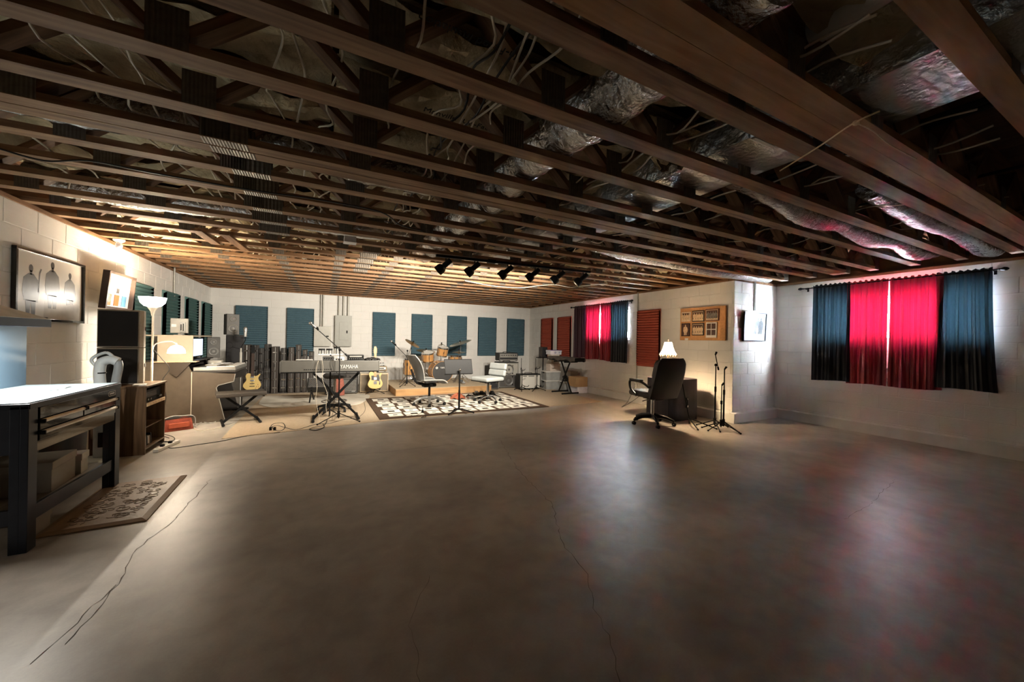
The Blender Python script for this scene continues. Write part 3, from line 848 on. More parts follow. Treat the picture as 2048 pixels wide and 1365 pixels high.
# ------------------------------------------------------------------ things fixed to the back wall
M_panelgrey = mat('grey_enamel', (160, 160, 152), 0.4, var=0.04)
M_conduit = mat('grey_conduit', (176, 174, 166), 0.4, 0.3, var=0.05)
t = thing('breaker_panel', 'tall grey steel breaker panel with a hinged door', 'breaker panel', (0.475, YB, 1.06))
MB().bmm((-0.18, -0.09, 0.0), (0.18, 0, 0.79)).build('box', M_panelgrey, t, bevel=0.004)
MB().bmm((-0.2, -0.10, -0.01), (0.2, -0.088, 0.80)).build('cover', M_panelgrey, t, bevel=0.003)
d = MB().bmm((-0.10, -0.108, 0.16), (0.11, -0.10, 0.63)).build('door', M_panelgrey, t, bevel=0.003)
MB().bmm((0.07, -0.114, 0.34), (0.10, -0.108, 0.41)).build('latch', M_blackmetal, d)
for i, x in enumerate((-0.11, 0.0, 0.11)):
    c = MB().cyl((0.475 + x, YB - 0.05, 1.85), (0.475 + x, YB - 0.05, ZJ - 0.04), 0.024, n=12).build('conduit', M_conduit, smooth=True)
    tag(c, 'white conduit pipe rising from the breaker panel to the ceiling', 'conduit', 'conduits above the breaker panel')
t = thing('control_box', 'square light grey sub-panel box beside the breaker panel', 'electrical box', (-0.005, YB, 1.055))
MB().bmm((-0.19, -0.10, 0), (0.19, 0, 0.50)).build('box', M_conduit, t, bevel=0.005)
MB().bmm((-0.195, -0.115, -0.005), (0.195, -0.10, 0.505)).build('cover', M_conduit, t, bevel=0.004)
for i in range(5): MB().bmm((0.05 + i * 0.025, -0.12, 0.06), (0.058 + i * 0.025, -0.115, 0.46)).build('rib', M_conduit, t)
MB().bmm((0.08, -0.125, 0.24), (0.14, -0.115, 0.27)).build('nameplate', M_blackmetal, t)
for x in (-0.05, 0.0):
    c = MB().cyl((x, YB - 0.04, 1.555), (x, YB - 0.04, ZJ - 0.04), 0.018, n=10).build('conduit', M_conduit, smooth=True)
    tag(c, 'grey conduit pipe rising from the square sub-panel box', 'conduit', 'conduits above the sub-panel')
# left wall conduit, ceiling to foam
tag(MB().cyl((XL + 0.02, 8.28, 1.9), (XL + 0.02, 8.28, H + 0.12), 0.014, n=10).build('conduit', M_conduit, smooth=True), 'thin conduit running up the left wall above the foam', 'conduit')
# right wall conduit with outlet
t = thing('wall_outlet', 'surface conduit with a small outlet box on the right wall', 'wall outlet', (XR1 - 0.001, 5.915, 0))
MB().cyl((-0.015, 0, 0.40), (-0.015, 0, H + 0.02), 0.010, n=8).build('conduit', M_conduit, t, smooth=True)
ob = MB().bmm((-0.045, -0.035, 0.32), (0, 0.035, 0.43)).build('outlet_box', M_white, t, bevel=0.004)
for z in (0.355, 0.395): MB().bmm((-0.048, -0.014, z - 0.012), (-0.045, 0.014, z + 0.012)).build('socket', M_panelgrey, ob)
t = thing('wall_conduit', 'dark thin conduit dropping behind the picture on the jogged wall', 'conduit', (6.665, YJ, 0))
MB().cyl((0, -0.012, 1.9), (0, -0.012, H + 0.02), 0.009, n=8).build('pipe', M_panelgrey, t, smooth=True)
MB().cyl((0.03, -0.012, 1.9), (0.03, -0.012, H + 0.02), 0.006, n=8).build('wire', M_conduit, t, smooth=True)

# ------------------------------------------------------------------ framed pictures
M_framek = mat('black_frame', (20, 19, 19), 0.25, coat=0.4)
M_glz = mat('picture_glazing', (235, 235, 232), 0.08, spec=0.8)
def frame(name, label, w, h, d, bw, loc, rz, m=None, tilt=0.0, cat='picture'):
    """local x along the wall, z up, -y out of the wall"""
    t = thing(name, label, cat, loc, rz)
    t.rotation_euler = (tilt, 0, rz)
    b = MB().bmm((-w / 2, -d, 0), (w / 2, 0, bw)).bmm((-w / 2, -d, h - bw), (w / 2, 0, h)).bmm((-w / 2, -d, bw), (-w / 2 + bw, 0, h - bw)).bmm((w / 2 - bw, -d, bw), (w / 2, 0, h - bw))
    b.build('frame', m or M_framek, t, bevel=0.002)
    return t
def man(b, cx, z0, s, y, guitar=False, sit=False):
    """flat printed silhouette of a figure in a long coat, added to builder b"""
    def P(poly): b.prism([(cx + px * s, z0 + pz * s) for px, pz in poly], 'y', y, y + 0.0006)
    P([(0.07 * math.cos(a * PI / 5), 0.95 + 0.09 * math.sin(a * PI / 5)) for a in range(10)])
    P([(-0.04, 0.8), (0.04, 0.8), (0.04, 0.9), (-0.04, 0.9)])
    P([(-0.22, 0.2), (0.24, 0.18), (0.29, 0.42), (0.24, 0.70), (0.08, 0.83), (-0.08, 0.83), (-0.24, 0.72), (-0.28, 0.42)])
    P([(-0.15, -0.12), (-0.03, -0.12), (0.0, 0.21), (-0.17, 0.21)])
    P([(0.03, -0.12), (0.15, -0.12), (0.17, 0.21), (0.0, 0.21)])
# large band poster on the left wall
t = frame('framed_poster', 'large black-framed band photograph of three men above the workbench', 1.0, 0.62, 0.03, 0.024, (XL + 0.002, 5.10, 1.39), rad(90), cat='picture')
MB().bmm((-0.478, -0.012, 0.022), (0.478, -0.006, 0.598)).build('print', mat('poster_grey', (206, 201, 192), 0.3, var=0.05, scale=3), t)
b = MB(); man(b, -0.29, 0.10, 0.38, -0.0128); man(b, 0.0, 0.17, 0.38, -0.0128); man(b, 0.27, 0.16, 0.33, -0.0128)
b.prism([(-0.2, 0.26), (-0.19, 0.26), (-0.17, 0.43), (-0.15, 0.47), (-0.165, 0.475), (-0.185, 0.44)], 'y', -0.0128, -0.0122)
b.build('printed_figures', mat('poster_dark', (62, 56, 52), 0.3, var=0.35, scale=14), t)
b = MB(); b.prism([(-0.12, 0.03), (0.45, 0.03), (0.46, 0.17), (0.36, 0.21), (-0.10, 0.20)], 'y', -0.0124, -0.0121)
b.prism([(0.20, 0.06), (0.40, 0.05), (0.42, 0.15), (0.30, 0.19), (0.2, 0.17)], 'y', -0.0130, -0.0128)
b.build('printed_sofa', mat('poster_pale', (190, 184, 174), 0.3, var=0.15, scale=8), t)
# second frame with mounted album pieces
t = frame('framed_albums', 'leaning dark frame of small album prints above the speakers', 0.66, 0.43, 0.06, 0.03, (XL + 0.075, 6.07, 1.575), rad(90), mat('brown_frame', (66, 50, 42), 0.4), tilt=rad(5))
MB().bmm((-0.30, -0.02, 0.03), (0.30, -0.012, 0.40)).build('print', M_photo_l, t)
for (x, z, w, h, m) in ((-0.18, 0.27, 0.10, 0.10, M_photo_m), (0.0, 0.30, 0.06, 0.06, M_photo_m), (0.0, 0.225, 0.06, 0.06, M_photo_d), (-0.19, 0.11, 0.11, 0.13, mat('orange_print', (206, 136, 92), 0.4)), (-0.01, 0.11, 0.11, 0.13, mat('deep_orange_print', (196, 104, 58), 0.4)), (0.17, 0.11, 0.11, 0.13, mat('blue_print', (110, 160, 188), 0.4))):
    MB().box((x, -0.023, z), (w, 0.004, h)).build('small_print', m, t)
MB().lathe([(0.0, -0.026), (0.045, -0.026)], (-0.19, 0, 0.12), 16, 'y').build('printed_disc', M_photo_l, t, recalc=False)
# picture on the jogged wall
t = frame('framed_photograph', 'white-matted photograph in a thin dark frame on the jogged wall', 0.65, 0.50, 0.03, 0.018, (6.655, YJ - 0.014, 1.365), 0, mat('pewter_frame', (70, 72, 78), 0.3, 0.4), tilt=rad(2))
MB().bmm((-0.31, -0.014, 0.016), (0.31, -0.008, 0.484)).build('mat_board', mat('mat_board', (214, 214, 216), 0.3, var=0.02), t)
MB().bmm((-0.23, -0.016, 0.12), (0.23, -0.014, 0.42)).build('print', M_photo_m, t)
b = MB()
for i in range(5): man(b, -0.17 + i * 0.085, 0.16, 0.24, -0.0172)
b.build('printed_figures', mat('photo_figures', (58, 60, 66), 0.3, var=0.4, scale=30), t)
b = MB(); man(b, -0.06, 0.135, 0.15, -0.0182); man(b, 0.06, 0.135, 0.13, -0.0182)
b.build('printed_kneeling_figures', M_photo_l, t)
# cork board with six photographs
t = thing('cork_board', 'tan cork board of six sepia photographs on the right wall', 'notice board', (XR1 - 0.008, 4.365, 1.365), rad(-90))
MB().bmm((-0.445, -0.035, 0), (0.445, 0, 0.60)).build('board', mat('cork', (196, 144, 94), 0.9, var=0.12, scale=40, bump=0.2), t, bevel=0.003)
specs = [(-0.315, 0.44, 0.19, 0.17, M_photo_l, 'pale-bordered photograph top left on the cork board'), (-0.06, 0.44, 0.24, 0.20, M_framek, 'black-framed group photograph top middle on the cork board'),
         (0.21, 0.45, 0.25, 0.21, mat('red_brown_frame', (92, 40, 26), 0.5), 'photograph on a red-brown backing on the cork board'), (-0.315, 0.195, 0.18, 0.24, M_framek, 'tall dark photograph of a seated figure on the cork board'),
         (-0.06, 0.20, 0.24, 0.22, M_framek, 'black-framed group photograph bottom middle on the cork board'), (0.20, 0.185, 0.20, 0.27, M_photo_l, 'white sheet of four small portraits on the cork board')]
for i, (x, z, w, h, m, lb) in enumerate(specs):
    c = Vector((XR1 - 0.008 - 0.043, 4.365 - x, 1.365 + z))
    q = thing('pinned_photograph', lb, 'photograph', c, rad(-90))
    MB().box((0, 0, 0), (w, 0.014, h)).build('backing', m, q, bevel=0.001)
    if i == 5:
        for a in (-1, 1):
            for e in (-1, 1): MB().box((a * 0.044, -0.008, e * 0.055 + 0.01), (0.075, 0.003, 0.095)).build('portrait', M_sepia_d, q)
    elif i == 3:
        MB().box((0, -0.008, 0), (w - 0.016, 0.003, h - 0.016)).build('print', M_sepia_d, q)
        b = MB(); man(b, 0.0, -0.08, 0.17, -0.0102); b.build('printed_figure', M_sepia_l, q)
    else:
        bw = 0.016 if i == 0 else 0.03
        MB().box((0, -0.008, 0.0), (w - bw, 0.003, h - bw)).build('print', M_sepia_l, q)
        MB().box((0, -0.0095, 0.012), (w - bw - 0.014, 0.002, h - bw - 0.045)).build('image', M_sepia_d, q)
        b = MB()
        for k in range(4): man(b, -0.07 + k * 0.047, -0.055, 0.11, -0.0115)
        b.build('printed_figures', M_sepia_l if i != 2 else M_photo_m, q)
tag(MB().box((XR1 - 0.05, 4.66, 1.385), (0.004, 0.07, 0.035)).build('paper_slip', M_paper), 'small white slip pinned at the bottom of the cork board', 'paper')

# ------------------------------------------------------------------ workbench
M_bench = mat('dark_hammered_steel', (38, 44, 56), 0.3, 0.4, var=0.15)
M_bench_blue = M_bench
M_drawer = mat('glossy_black_drawer', (24, 20, 18), 0.10, 0.4, var=0.1, coat=0.5)
M_alu = mat('aluminium_pull', (196, 190, 182), 0.3, 0.7, var=0.05)
M_top = mat('pale_bench_mat', (180, 200, 210), 0.35, var=0.04)
t = thing('workbench', 'black steel workbench with drawers, pegboard and lit hood', 'workbench', (-1.52, 3.20, 0))
# local: x from -0.74 (wall) to 0 (front); y 0..1.10
LB, DB, LH = 1.10, -0.55, 0.70
for (x, y, fr) in ((-0.03, 0.04, 1), (-0.03, LB - 0.04, 1), (DB + 0.04, 0.04, 0), (DB + 0.04, LB - 0.04, 0)):
    MB().bmm((x - 0.005, y - 0.04, 0), (x + 0.03, y + 0.04, 0.86)).bmm((x - 0.045, y - 0.04, 0), (x - 0.004, y - 0.035 + (0.07 if y > 0.5 else 0), 0.86)).build('leg', M_bench if fr else M_bench_blue, t, bevel=0.003)
MB().bmm((DB, 0, 0.84), (0.005, LB, 0.872)).build('top', M_bench, t, bevel=0.003)
MB().bmm((DB + 0.015, 0.012, 0.872), (-0.012, LB - 0.012, 0.878)).build('top_mat', M_top, t)
MB().bmm((DB, 0.002, 0.58), (-0.03, 0.02, 0.84)).build('end_panel', M_bench_blue, t)
MB().bmm((DB, LB - 0.02, 0.58), (-0.03, LB - 0.002, 0.84)).build('end_panel', M_bench, t)
MB().bmm((DB, 0.02, 0.58), (-0.01, LB - 0.02, 0.60)).build('case_bottom', M_bench, t)
MB().bmm((-0.02, 0.08, 0.575), (-0.004, LB - 0.08, 0.635)).build('front_rail', M_drawer, t)
def drawer(y0, y1, z0, z1):
    d = MB().bmm((-0.02, y0, z0), (0.004, y1, z1)).build('drawer', M_drawer, t, bevel=0.004)
    MB().prism([(0.004, z1 - 0.022), (0.02, z1 - 0.02), (0.024, z1 - 0.008), (0.012, z1), (0.004, z1)], 'y', y0 + 0.01, y1 - 0.01).build('drawer_pull', M_alu, d)
    for yy in (y0 + 0.004, y1 - 0.01): MB().bmm((0.003, yy, z1 - 0.024), (0.026, yy + 0.008, z1)).build('pull_end', M_blackmetal, d)
drawer(0.09, 0.545, 0.70, 0.765); drawer(0.555, LB - 0.09, 0.70, 0.765); drawer(0.09, LB - 0.09, 0.637, 0.695)
MB().bmm((-0.02, 0.09, 0.77), (0.004, LB - 0.09, 0.838)).build('fascia', M_drawer, t, bevel=0.002)
# maker's badge: bright rounded outline round a lighter script bar
bd = MB(); yc, zc = LB - 0.16, 0.805
def outline(o, ww, hh):
    pts = [(yc + ww, zc - hh), (yc + ww, zc + hh)] + [(yc - ww + hh + hh * math.cos(a), zc + hh * math.sin(a)) for a in [PI / 2 + i * PI / 8 for i in range(9)]]
    return pts
P1 = outline(0, 0.058, 0.019); P2 = outline(0, 0.052, 0.014)
k = len(P1); vs = [(0.006, a, z) for a, z in P1] + [(0.006, a, z) for a, z in P2]
bd.add(vs, [(i, (i + 1) % k, (i + 1) % k + k, i + k) for i in range(k)])
bd.build('badge', M_alu, t)
MB().bmm((0.004, yc - 0.036, zc - 0.006), (0.0062, yc + 0.042, zc + 0.006)).build('badge_script', M_alu, t, bevel=0.002)
# lower shelf
MB().bmm((DB + 0.05, 0.05, 0.20), (-0.05, LB - 0.05, 0.225)).build('lower_shelf', wood('bench_shelf', (140, 128, 112), (104, 94, 82), 0.6, 'y', 4), t)
MB().bmm((-0.035, 0.06, 0.16), (-0.012, LB - 0.06, 0.25)).build('shelf_rail', M_bench, t, bevel=0.003)
MB().bmm((DB + 0.02, 0.06, 0.16), (DB + 0.045, LB - 0.06, 0.25)).build('shelf_rail', M_bench_blue, t, bevel=0.003)
MB().bmm((DB + 0.05, 0.03, 0.16), (-0.05, 0.055, 0.25)).build('shelf_rail', M_bench_blue, t)
# pegboard with holes and the hood
def peg_mat():
    m = mat('pegboard_steel', (70, 92, 112), 0.45, 0.3)
    nt = m.node_tree; n = nt.nodes; L = nt.links; b = n['Principled BSDF']
    tc = n.new('ShaderNodeTexCoord'); v = n.new('ShaderNodeTexVoronoi'); v.inputs['Scale'].default_value = 38; v.inputs['Randomness'].default_value = 0
    L.new(tc.outputs['Object'], v.inputs['Vector'])
    r = n.new('ShaderNodeValToRGB'); r.color_ramp.elements[0].position = 0.2; r.color_ramp.elements[1].position = 0.24
    r.color_ramp.elements[0].color = (0.01, 0.012, 0.016, 1); r.color_ramp.elements[1].color = lin((92, 116, 136))
    L.new(v.outputs['Distance'], r.inputs[0]); L.new(r.outputs[0], b.inputs['Base Color'])
    return m
MB().bmm((DB - 0.01, 0.0, 0.875), (DB + 0.01, LB, 1.42)).build('pegboard', peg_mat(), t)
hd = MB()
hx = -0.23
hd.add([(hx, 0, 1.33), (hx, LH, 1.33), (hx, LH, 1.384), (hx, 0, 1.384), (DB, 0, 1.50), (DB, LH, 1.50), (DB, 0, 1.42), (DB, LH, 1.42), (hx - 0.012, 0, 1.33), (hx - 0.012, LH, 1.33), (hx - 0.012, 0, 1.38), (hx - 0.012, LH, 1.38)],
       [(0, 1, 2, 3), (3, 2, 5, 4), (0, 8, 9, 1), (8, 10, 11, 9), (10, 6, 7, 11), (0, 3, 10, 8), (1, 9, 11, 2), (3, 4, 6, 10), (2, 11, 7, 5), (4, 5, 7, 6)])
hd.m = 0
ho = hd.build('hood', M_bench_blue, t, recalc=True)
MB().add([(hx, 0.0, 1.385), (hx, LH, 1.385), (DB, LH, 1.502), (DB, 0.0, 1.502)], [(0, 1, 2, 3)]).build('hood_face', mat('pale_hood_face', (196, 192, 184), 0.5), t, solid=0.002)
MB().bmm((hx - 0.02, LH, 1.33), (DB, LH + 0.004, 1.40)).build('hood_end', M_bench_blue, t)
M_tube = mat('fluorescent_tube', (230, 240, 255), 0.3, emit=((224, 236, 255), 3.5))
MB().cyl((hx - 0.03, 0.03, 1.370), (hx - 0.03, LH - 0.06, 1.370), 0.008, n=10).build('fluorescent_tube', M_tube, t, smooth=True)
area_light('bench_tube_light', (-1.52 + hx - 0.034, 3.20 + 0.35, 1.359), (0, 0, 0), 0.016, 0.6, 4.5, (1.0, 0.93, 0.82))

# things on and under the bench
tag(MB().box((-1.80, 3.95, 0.8815), (0.20, 0.28, 0.005), rz=0.3).box((-1.78, 3.93, 0.886), (0.18, 0.24, 0.003), rz=0.1).build('paper_stack', M_paper), 'white papers lying on the pale workbench top', 'papers')
tag(MB().box((-1.93, 3.62, 0.8815), (0.18, 0.24, 0.006), rz=-0.2).build('folder', M_card_grey), 'grey folder lying on the workbench under the tube light', 'folder')
def carton(loc, d, rz, m, label, lid=True, cat='box', group=None, lid_h=0.05):
    t = thing('cardboard_carton', label, cat, loc, rz, group)
    w, l, h = d
    MB().bmm((-w / 2, -l / 2, 0), (w / 2, l / 2, h - (0.004 if lid else 0))).build('body', m, t, bevel=0.002)
    if lid: MB().bmm((-w / 2 - 0.006, -l / 2 - 0.006, h - lid_h), (w / 2 + 0.006, l / 2 + 0.006, h)).build('lid', m, t, bevel=0.003)
    else:
        for s in (-1, 1): MB().box((s * w / 4, 0, h + 0.002), (w / 2 - 0.004, l, 0.004)).build('flap', m, t)
    return t
carton((-1.78, 3.74, 0.225), (0.34, 0.33, 0.20), 0.08, M_card_grey, 'grey lidded carton on the lower shelf of the workbench')
carton((-1.72, 4.02, 0.225), (0.20, 0.13, 0.15), 0.12, mat('pale_card', (196, 190, 178), 0.85), 'small pale carton behind the grey lidded carton')
carton((-1.95, 3.42, 0.225), (0.14, 0.22, 0.30), 0.0, mat('pale_card', (196, 190, 178), 0.85), 'tall pale carton at the back of the workbench shelf')
carton((-1.75, 3.45, 0.0), (0.30, 0.28, 0.13), 0.0, M_card_grey, 'low grey carton on the floor under the workbench shelf')
# bin behind the bench
t = thing('waste_bin', 'tall dark grey plastic bin behind the workbench', 'bin', (-1.98, 4.60, 0))
MB().lathe([(0.115, 0), (0.12, 0.01), (0.145, 0.60), (0.155, 0.605), (0.155, 0.625), (0.142, 0.625), (0.11, 0.03)], n=28, cap=False).build('body', mat('bin_plastic', (70, 70, 72), 0.55, var=0.15), t, smooth=True, recalc=False)
MB().lathe([(0.0, 0.03), (0.112, 0.03)], n=28, cap=False).build('base', M_rubber, t, recalc=False)
carton((-2.17, 5.10, 0.0), (0.20, 0.22, 0.55), 0.0, mat('pale_card', (196, 190, 178), 0.85), 'tall white carton between the bin and the wood cabinet')
# anti-fatigue floor mat
M_mat = mat('brown_rubber_mat', (150, 122, 92), 0.45, var=0.08, bump=0.1)
t = thing('floor_mat', 'brown cushioned floor mat with embossed scrolls beside the workbench', 'mat', (-1.34, 3.875, 0))
t.rotation_euler = (0, 0, rad(1.5))
W_, Lm = 0.53, 0.95
MB().add([(sx * (W_ / 2 - i), sy * (Lm / 2 - i), z) for z, i in ((0.0, 0), (0.008, 0), (0.019, 0.035)) for sx, sy in ((-1, -1), (1, -1), (1, 1), (-1, 1))],
         [(0, 1, 5, 4), (1, 2, 6, 5), (2, 3, 7, 6), (3, 0, 4, 7), (4, 5, 9, 8), (5, 6, 10, 9), (6, 7, 11, 10), (7, 4, 8, 11), (8, 9, 10, 11), (3, 2, 1, 0)]).build('pad', M_mat, t)
sc_b = MB(); q = random.Random(3)
for i in range(70):
    cx, cy = q.uniform(-0.17, 0.17), q.uniform(-0.37, 0.37); r0 = q.uniform(0.02, 0.05); a0 = q.uniform(0, 6.28); s = q.choice((-1, 1))
    pts = [(cx + r0 * (1 - 0.75 * k / 14) * math.cos(a0 + s * k * 0.45), cy + r0 * (1 - 0.75 * k / 14) * math.sin(a0 + s * k * 0.45), 0.0195) for k in range(15)]
    sc_b.tube(pts, 0.0028, 4)
so = sc_b.build('embossed_scrolls', mat('scroll_groove', (122, 96, 70), 0.6), t); so['kind'] = 'stuff'
# ------------------------------------------------------------------ left side: cleaner, cabinet, speakers, lamp
def mbw(root):
    b = MB(); b.T = Matrix.Translation(-Vector(root.location)); return b
M_vac = mat('vacuum_white', (214, 222, 226), 0.3, var=0.03)
M_vac_g = mat('vacuum_grey', (150, 156, 160), 0.35, var=0.05)
VY = 4.95
t = thing('vacuum_cleaner', 'white upright vacuum cleaner with looped handle behind the workbench', 'vacuum cleaner', (-1.86, VY, 0))
def vp(x, y, dy=0): return aty(x, y, VY + dy)
MB().bmm((-0.24, -0.16, 0.02), (0.03, 0.10, 0.10)).build('floor_head', M_vac, t, bevel=0.02, seg=3)
for s in (-1, 1): MB().cyl((-0.10 + s * 0.135, 0.06, 0.07), (-0.10 + s * 0.16, 0.06, 0.07), 0.07, n=20).build('wheel', M_rubber, t, smooth=True)
top = vp(200, 745)
MB().bmm((-0.075, -0.03, 0.08), (0.075, 0.12, 0.55)).build('canister', M_vac, t, bevel=0.03, seg=3)
MB().bmm((-0.03, -0.04, 0.20), (0.03, -0.025, 0.34)).build('grip_panel', M_blackmetal, t, bevel=0.004)
col = catmull([Vector((-1.86, VY + 0.04, 0.5)), vp(200, 765), vp(200, 735), vp(206, 724), vp(222, 720), vp(236, 724)], 6)
mbw(t).tube(col, 0.042, 14).build('wand', M_vac, t, smooth=True)
mbw(t).tube(catmull([vp(235, 723), vp(237, 735), vp(232, 762), vp(228, 800), Vector((-1.80, VY - 0.02, 0.25))], 6), 0.033, 12).build('hose', M_vac_g, t, smooth=True)
mbw(t).tube(catmull([vp(196, 736), vp(184, 724), vp(186, 716), vp(202, 708), vp(214, 706), vp(224, 712), vp(230, 720)], 6), 0.014, 8).build('handle', M_vac, t, smooth=True)
mbw(t).tube(catmull([vp(183, 721), vp(190, 712), vp(203, 706), vp(215, 704.5)], 6), 0.009, 6).build('handle_grip', M_blackmetal, t, smooth=True)
mbw(t).cyl(vp(200, 745), vp(200, 747.5), 0.044, n=14).build('band', M_blackmetal, t, smooth=True)

# wooden stereo cabinet (open towards the room)
M_cab = wood('walnut_laminate', (120, 96, 72), (78, 58, 42), 0.35, 'z', 5)
CZ = 0.735
t = thing('stereo_cabinet', 'walnut stereo cabinet with open shelves carrying the tall speakers', 'cabinet', (-1.67, 5.28, 0))
dx, ly = -0.50, 0.55
MB().bmm((dx, 0, 0), (0, 0.018, CZ - 0.02)).build('side_panel', M_cab, t)
MB().bmm((dx, ly - 0.018, 0), (0, ly, CZ - 0.02)).build('side_panel', M_cab, t)
MB().bmm((dx - 0.01, -0.01, CZ - 0.02), (0.012, ly + 0.01, CZ)).build('top', M_cab, t, bevel=0.002)
MB().bmm((dx, 0.018, 0.04), (dx + 0.008, ly - 0.018, CZ - 0.02)).build('back_panel', M_cab, t)
MB().bmm((dx, 0.018, 0.05), (0, ly - 0.018, 0.066)).build('shelf', M_cab, t)
MB().bmm((dx, 0.018, 0.53), (0, ly - 0.018, 0.546)).build('shelf', M_cab, t)
MB().bmm((dx + 0.05, 0.018, 0.27), (-0.02, ly - 0.018, 0.282)).build('shelf', M_cab, t)
MB().bmm((-0.004, 0.018, 0.51), (0.006, ly - 0.018, 0.545)).build('front_rail', M_sepia_l, t)
tp = thing('tape_deck', 'black stereo receiver on the top shelf of the walnut cabinet', 'stereo', (-1.70, 5.555, 0.546))
MB().bmm((-0.32, -0.23, 0), (0, 0.23, 0.13)).build('case', M_blackmetal, tp, bevel=0.004)
MB().bmm((0, -0.2, 0.05), (0.004, 0.1, 0.11)).build('display', mat('brown_smoked_glass', (50, 34, 20), 0.15), tp)
for yy in (-0.17, -0.1, 0.15, 0.19): MB().cyl((0, yy, 0.03), (0.02, yy, 0.03), 0.012, n=12).build('knob', M_silver, tp, smooth=True)
# records / discs on the bottom shelf
for i in range(6):
    o = MB().box((-1.80, 5.36 + i * 0.035, 0.11 + 0.012 * (i % 2)), (0.20, 0.018, 0.085 + 0.02 * (i % 3)), rx=0.1).build('disc_case', [M_paper, M_card_grey, M_blackmetal][i % 3])
    tag(o, 'disc case standing on the bottom shelf of the walnut cabinet', 'disc case', 'disc cases in the walnut cabinet')
# stacked loudspeakers on the cabinet
M_spk_side = mat('beige_grey_carpet', (168, 160, 146), 0.8, var=0.08, scale=60, bump=0.2)
def pa(z0, z1, label):
    h = z1 - z0
    s = thing('loudspeaker', label, 'loudspeaker', (-1.975, 5.52, z0))
    # body: wide front, curved narrowing sides
    poly = [(-0.168, 0.0), (0.168, 0.0), (0.185, 0.06), (0.175, 0.14), (0.13, 0.26), (-0.13, 0.26), (-0.175, 0.14), (-0.185, 0.06)]
    b = MB(); k = len(poly)
    b.prism(poly, 'z', 0.0, h - 0.004)
    b.build('cabinet', M_spk_side, s, bevel=0.006)
    MB().bmm((-0.158, -0.014, 0.012), (0.158, 0.0, h - 0.02)).build('grille', M_grille, s, bevel=0.006)
    MB().bmm((0.183, 0.10, h * 0.45), (0.187, 0.12, h * 0.55)).build('side_handle', M_blackmetal, s)
    return s
pa(CZ, CZ + 0.405, 'grey loudspeaker at the bottom of the stack on the walnut cabinet')
pa(CZ + 0.405, CZ + 0.82, 'grey loudspeaker topping the stack on the walnut cabinet')
tag(MB().box((-1.75, 5.38, CZ + 0.006), (0.10, 0.14, 0.012), rz=0.2).build('manual', M_paper), 'pale booklet lying on the walnut cabinet edge', 'booklet')

# torchiere with reading arm
LY = 6.1
t = thing('floor_lamp', 'tall torchiere floor lamp with glowing bowl and reading arm', 'floor lamp', (-1.88, LY, 0))
M_lampmetal = mat('cream_lamp_metal', (214, 204, 186), 0.4, var=0.03)
def emis(name, col, st):
    m = bpy.data.materials.new(name); m.use_nodes = True
    b = m.node_tree.nodes['Principled BSDF']; b.inputs['Base Color'].default_value = (0.9, 0.88, 0.84, 1)
    b.inputs['Emission Color'].default_value = lin(col); b.inputs['Emission Strength'].default_value = st
    tc = m.node_tree.nodes.new('ShaderNodeTexNoise'); tc.inputs['Scale'].default_value = 40
    return m
M_bowl = emis('glowing_glass_bowl', (255, 246, 232), 4.0)
MB().lathe([(0.0, 0), (0.13, 0), (0.13, 0.015), (0.02, 0.035), (0.012, 0.05)], n=28).build('base', M_lampmetal, t, smooth=True)
MB().cyl((0, 0, 0.03), (0.005, 0, 1.58), 0.011, n=10).build('pole', M_lampmetal, t, smooth=True)
MB().lathe([(0.012, 1.52), (0.02, 1.57), (0.045, 1.612), (0.05, 1.62), (0.0, 1.622)], n=20).build('collar', M_lampmetal, t, smooth=True)
MB().lathe([(0.03, 1.622), (0.08, 1.64), (0.115, 1.68), (0.13, 1.745), (0.127, 1.745), (0.11, 1.685), (0.075, 1.648), (0.0, 1.632)], n=32, cap=False).build('bowl_shade', M_bowl, t, smooth=True, recalc=False)
ar = [aty(304, 706, LY), aty(305, 697, LY), aty(312, 688, LY), aty(326, 684, LY), aty(343, 683, LY), aty(352, 687, LY)]
mbw(t).tube(catmull(ar, 6), 0.007, 8).build('reading_arm', M_lampmetal, t, smooth=True)
c = aty(353, 707, LY) - Vector(t.location)
MB().lathe([(0.088, 0.0), (0.082, 0.045), (0.055, 0.085), (0.02, 0.10), (0.018, 0.097), (0.05, 0.08), (0.078, 0.043), (0.085, 0.0)], c, 24, cap=False).build('reading_shade', emis('glowing_dome_shade', (255, 244, 224), 4.0), t, smooth=True, recalc=False)
MB().cyl(c + Vector((0, 0, 0.1)), c + Vector((0, 0, 0.135)), 0.012, 0.004, n=8).build('finial', M_lampmetal, t, smooth=True)
point_light('torchiere_bulb', (-1.875, LY, 1.705), 10, (1.0, 0.82, 0.60), 0.05)
point_light('reading_bulb', Vector(c) + Vector(t.location) + Vector((0, 0, -0.03)), 3, (1.0, 0.82, 0.6), 0.04)
tag(MB().tube(catmull([(-1.86, 6.09, 1.10), (-1.80, 6.15, 0.98), (-1.74, 6.2, 0.85), (-1.8, 6.18, 0.70), (-1.77, 6.2, 0.5), (-1.80, 6.22, 0.3)], 5), 0.004, 6).build('lamp_cord', M_cable_b, smooth=True), 'thin black cord hanging from the reading lamp', 'cord')

